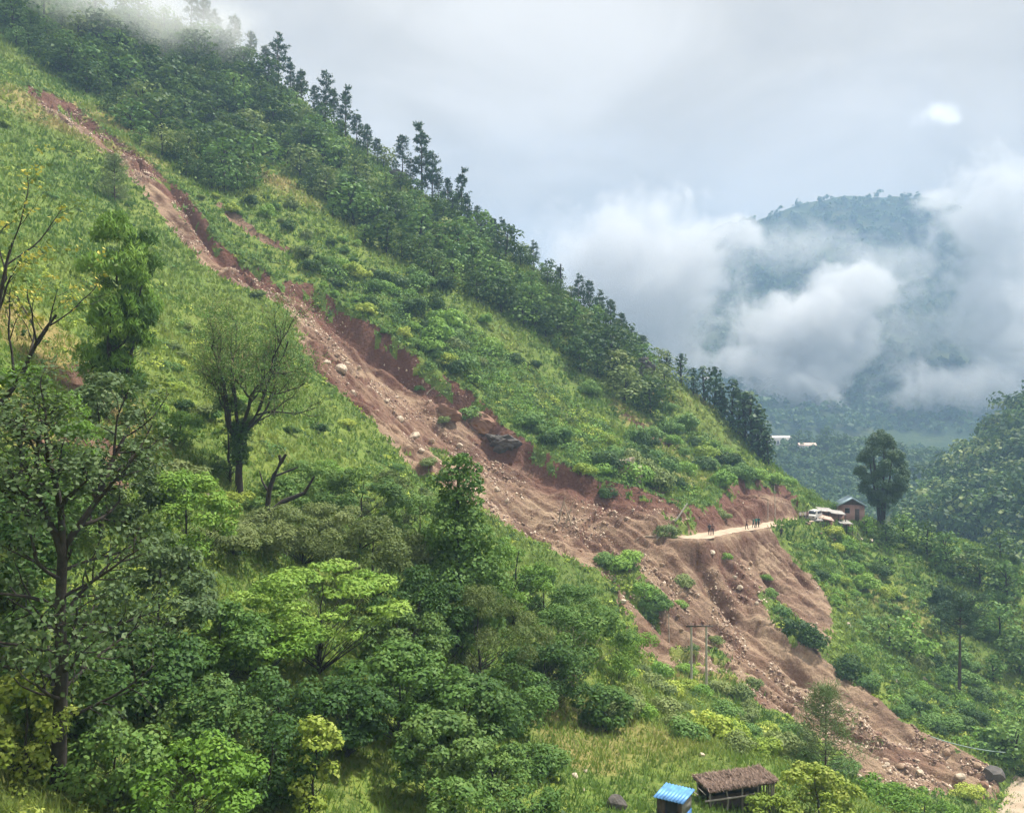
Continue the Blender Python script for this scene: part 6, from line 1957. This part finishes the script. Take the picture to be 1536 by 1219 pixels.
# far houses
def far_house(px, py, d, w, h, dep, label, roof='tin_pale', rz=0.0, grid=None, nwin=4):
    x, y, z = (grid or VRG).hit([px], [py], 300, 1500, 2.0)
    p = np.array(W(px, py, d)) if np.isnan(x[0]) else np.array((x[0], y[0], z[0]))
    t = empty('far_house', p, rz)
    solids('wall', [(-w / 2, w / 2, 0, dep, -4, h)], M['white_wall'], t)
    tin_sheet('roof', (-w / 2 - .5, -.6, h), (w / 2 + .5, -.6, h), (w / 2 + .5, dep / 2, h + 1.6), (-w / 2 - .5, dep / 2, h + 1.6), M[roof], t, 8, .05, .06)
    tin_sheet('roof', (w / 2 + .5, dep + .6, h), (-w / 2 - .5, dep + .6, h), (-w / 2 - .5, dep / 2, h + 1.6), (w / 2 + .5, dep / 2, h + 1.6), M[roof], t, 8, .05, .06)
    for k in range(nwin):
        x0 = -w / 2 + w * (k + .3) / nwin
        solids('window', [(x0, x0 + w * .35 / nwin, -.06, -.01, h * .35, h * .75)], M['dark'], t)
    tag(t, label, 'house')


far_house(1170, 670, 556, 14, 5.5, 6, 'long white building at the left end of the valley terrace', nwin=6)
far_house(1153, 664, 556, 6, 3.6, 5, 'small white house left of the long white building', nwin=2)
far_house(1283, 657, 570, 3.6, 4.5, 4, 'small white tower-like house behind the big dark tree', nwin=1)
far_house(1212, 678, 545, 10, 4, 5, 'low pale house among the terrace trees', 'tin_rust', nwin=4)
far_house(1040, 569, 860, 9, 4, 6, 'white-roofed far house left on the hazy slope beyond the ridge', grid=FMG, nwin=3)
far_house(1056, 573, 850, 12, 4, 6, 'wide far house on the hazy slope beyond the ridge', grid=FMG, nwin=3)
far_house(1072, 578, 840, 9, 4, 6, 'right-hand far house on the hazy slope beyond the ridge', grid=FMG, nwin=3)
for i, (px, py, hpx, lb) in enumerate([(1198, 668, 26, 'hazy round tree right of the long white building'), (1212, 667, 24, 'second hazy round tree on the terrace'), (1240, 668, 30, 'tall hazy tree in the middle of the terrace'), (1228, 668, 18, 'low hazy tree on the terrace'),
                                       (1256, 667, 22, 'hazy tree on the terrace left of the big tree'), (1268, 668, 20, 'hazy bushy tree close left of the big dark tree')]):
    x, y, z = VRG.hit([px], [py + 3], 300, 900, 2.0)
    if np.isnan(x[0]):
        continue
    t = put_tree('terrace_tree', (x[0], y[0], z[0] - .3), hpx / FPX * y[0] * 1.1, TREES[i % 6], wide=.9, color='dark')
    tag(t, lb, 'tree', 'trees on the valley terrace')


# clutter at the road end
for i, (px, d, c, lb) in enumerate([(1214, 150, 'tan', 'heap of tan stone at the road end'), (1231, 151, 'red', 'red earth clod below the white-roofed shelter'), (1251, 152, 'tan', 'tan rock beside the rusty shelter'), (1290, 156, 'pale', 'pale stone below the house corner'), (1306, 157, 'pale', 'white stone under the big tree'), (1313, 158, 'pale', 'second white stone under the big tree')]):
    q = near_base(px, d); o = link('boulder', ROCKS[c, i % 6]); r = 0.35 + .25 * random.random()
    o.location = (q[0], q[1], q[2] + .15); o.scale = (r * 1.3, r, r * .8); o.rotation_euler = (0, .2, i); tag(o, lb, 'rock')
for i, (px, d, a, lb) in enumerate([(1285, 155, .6, 'long plank leaning at the house corner'), (1290, 155.5, .9, 'short plank beside the long one at the house corner'), (1247, 151.5, .3, 'plank lying before the rusty shelter')]):
    q = near_base(px, d); o = solids('plank', [(-1.3 + .2 * i, 1.3 - .2 * i, -.08, .08, 0, .05)], M['wood_grey']); o.location = (q[0], q[1], q[2] + .7); o.rotation_euler = (0, a, .4 * i); tag(o, lb, 'plank')
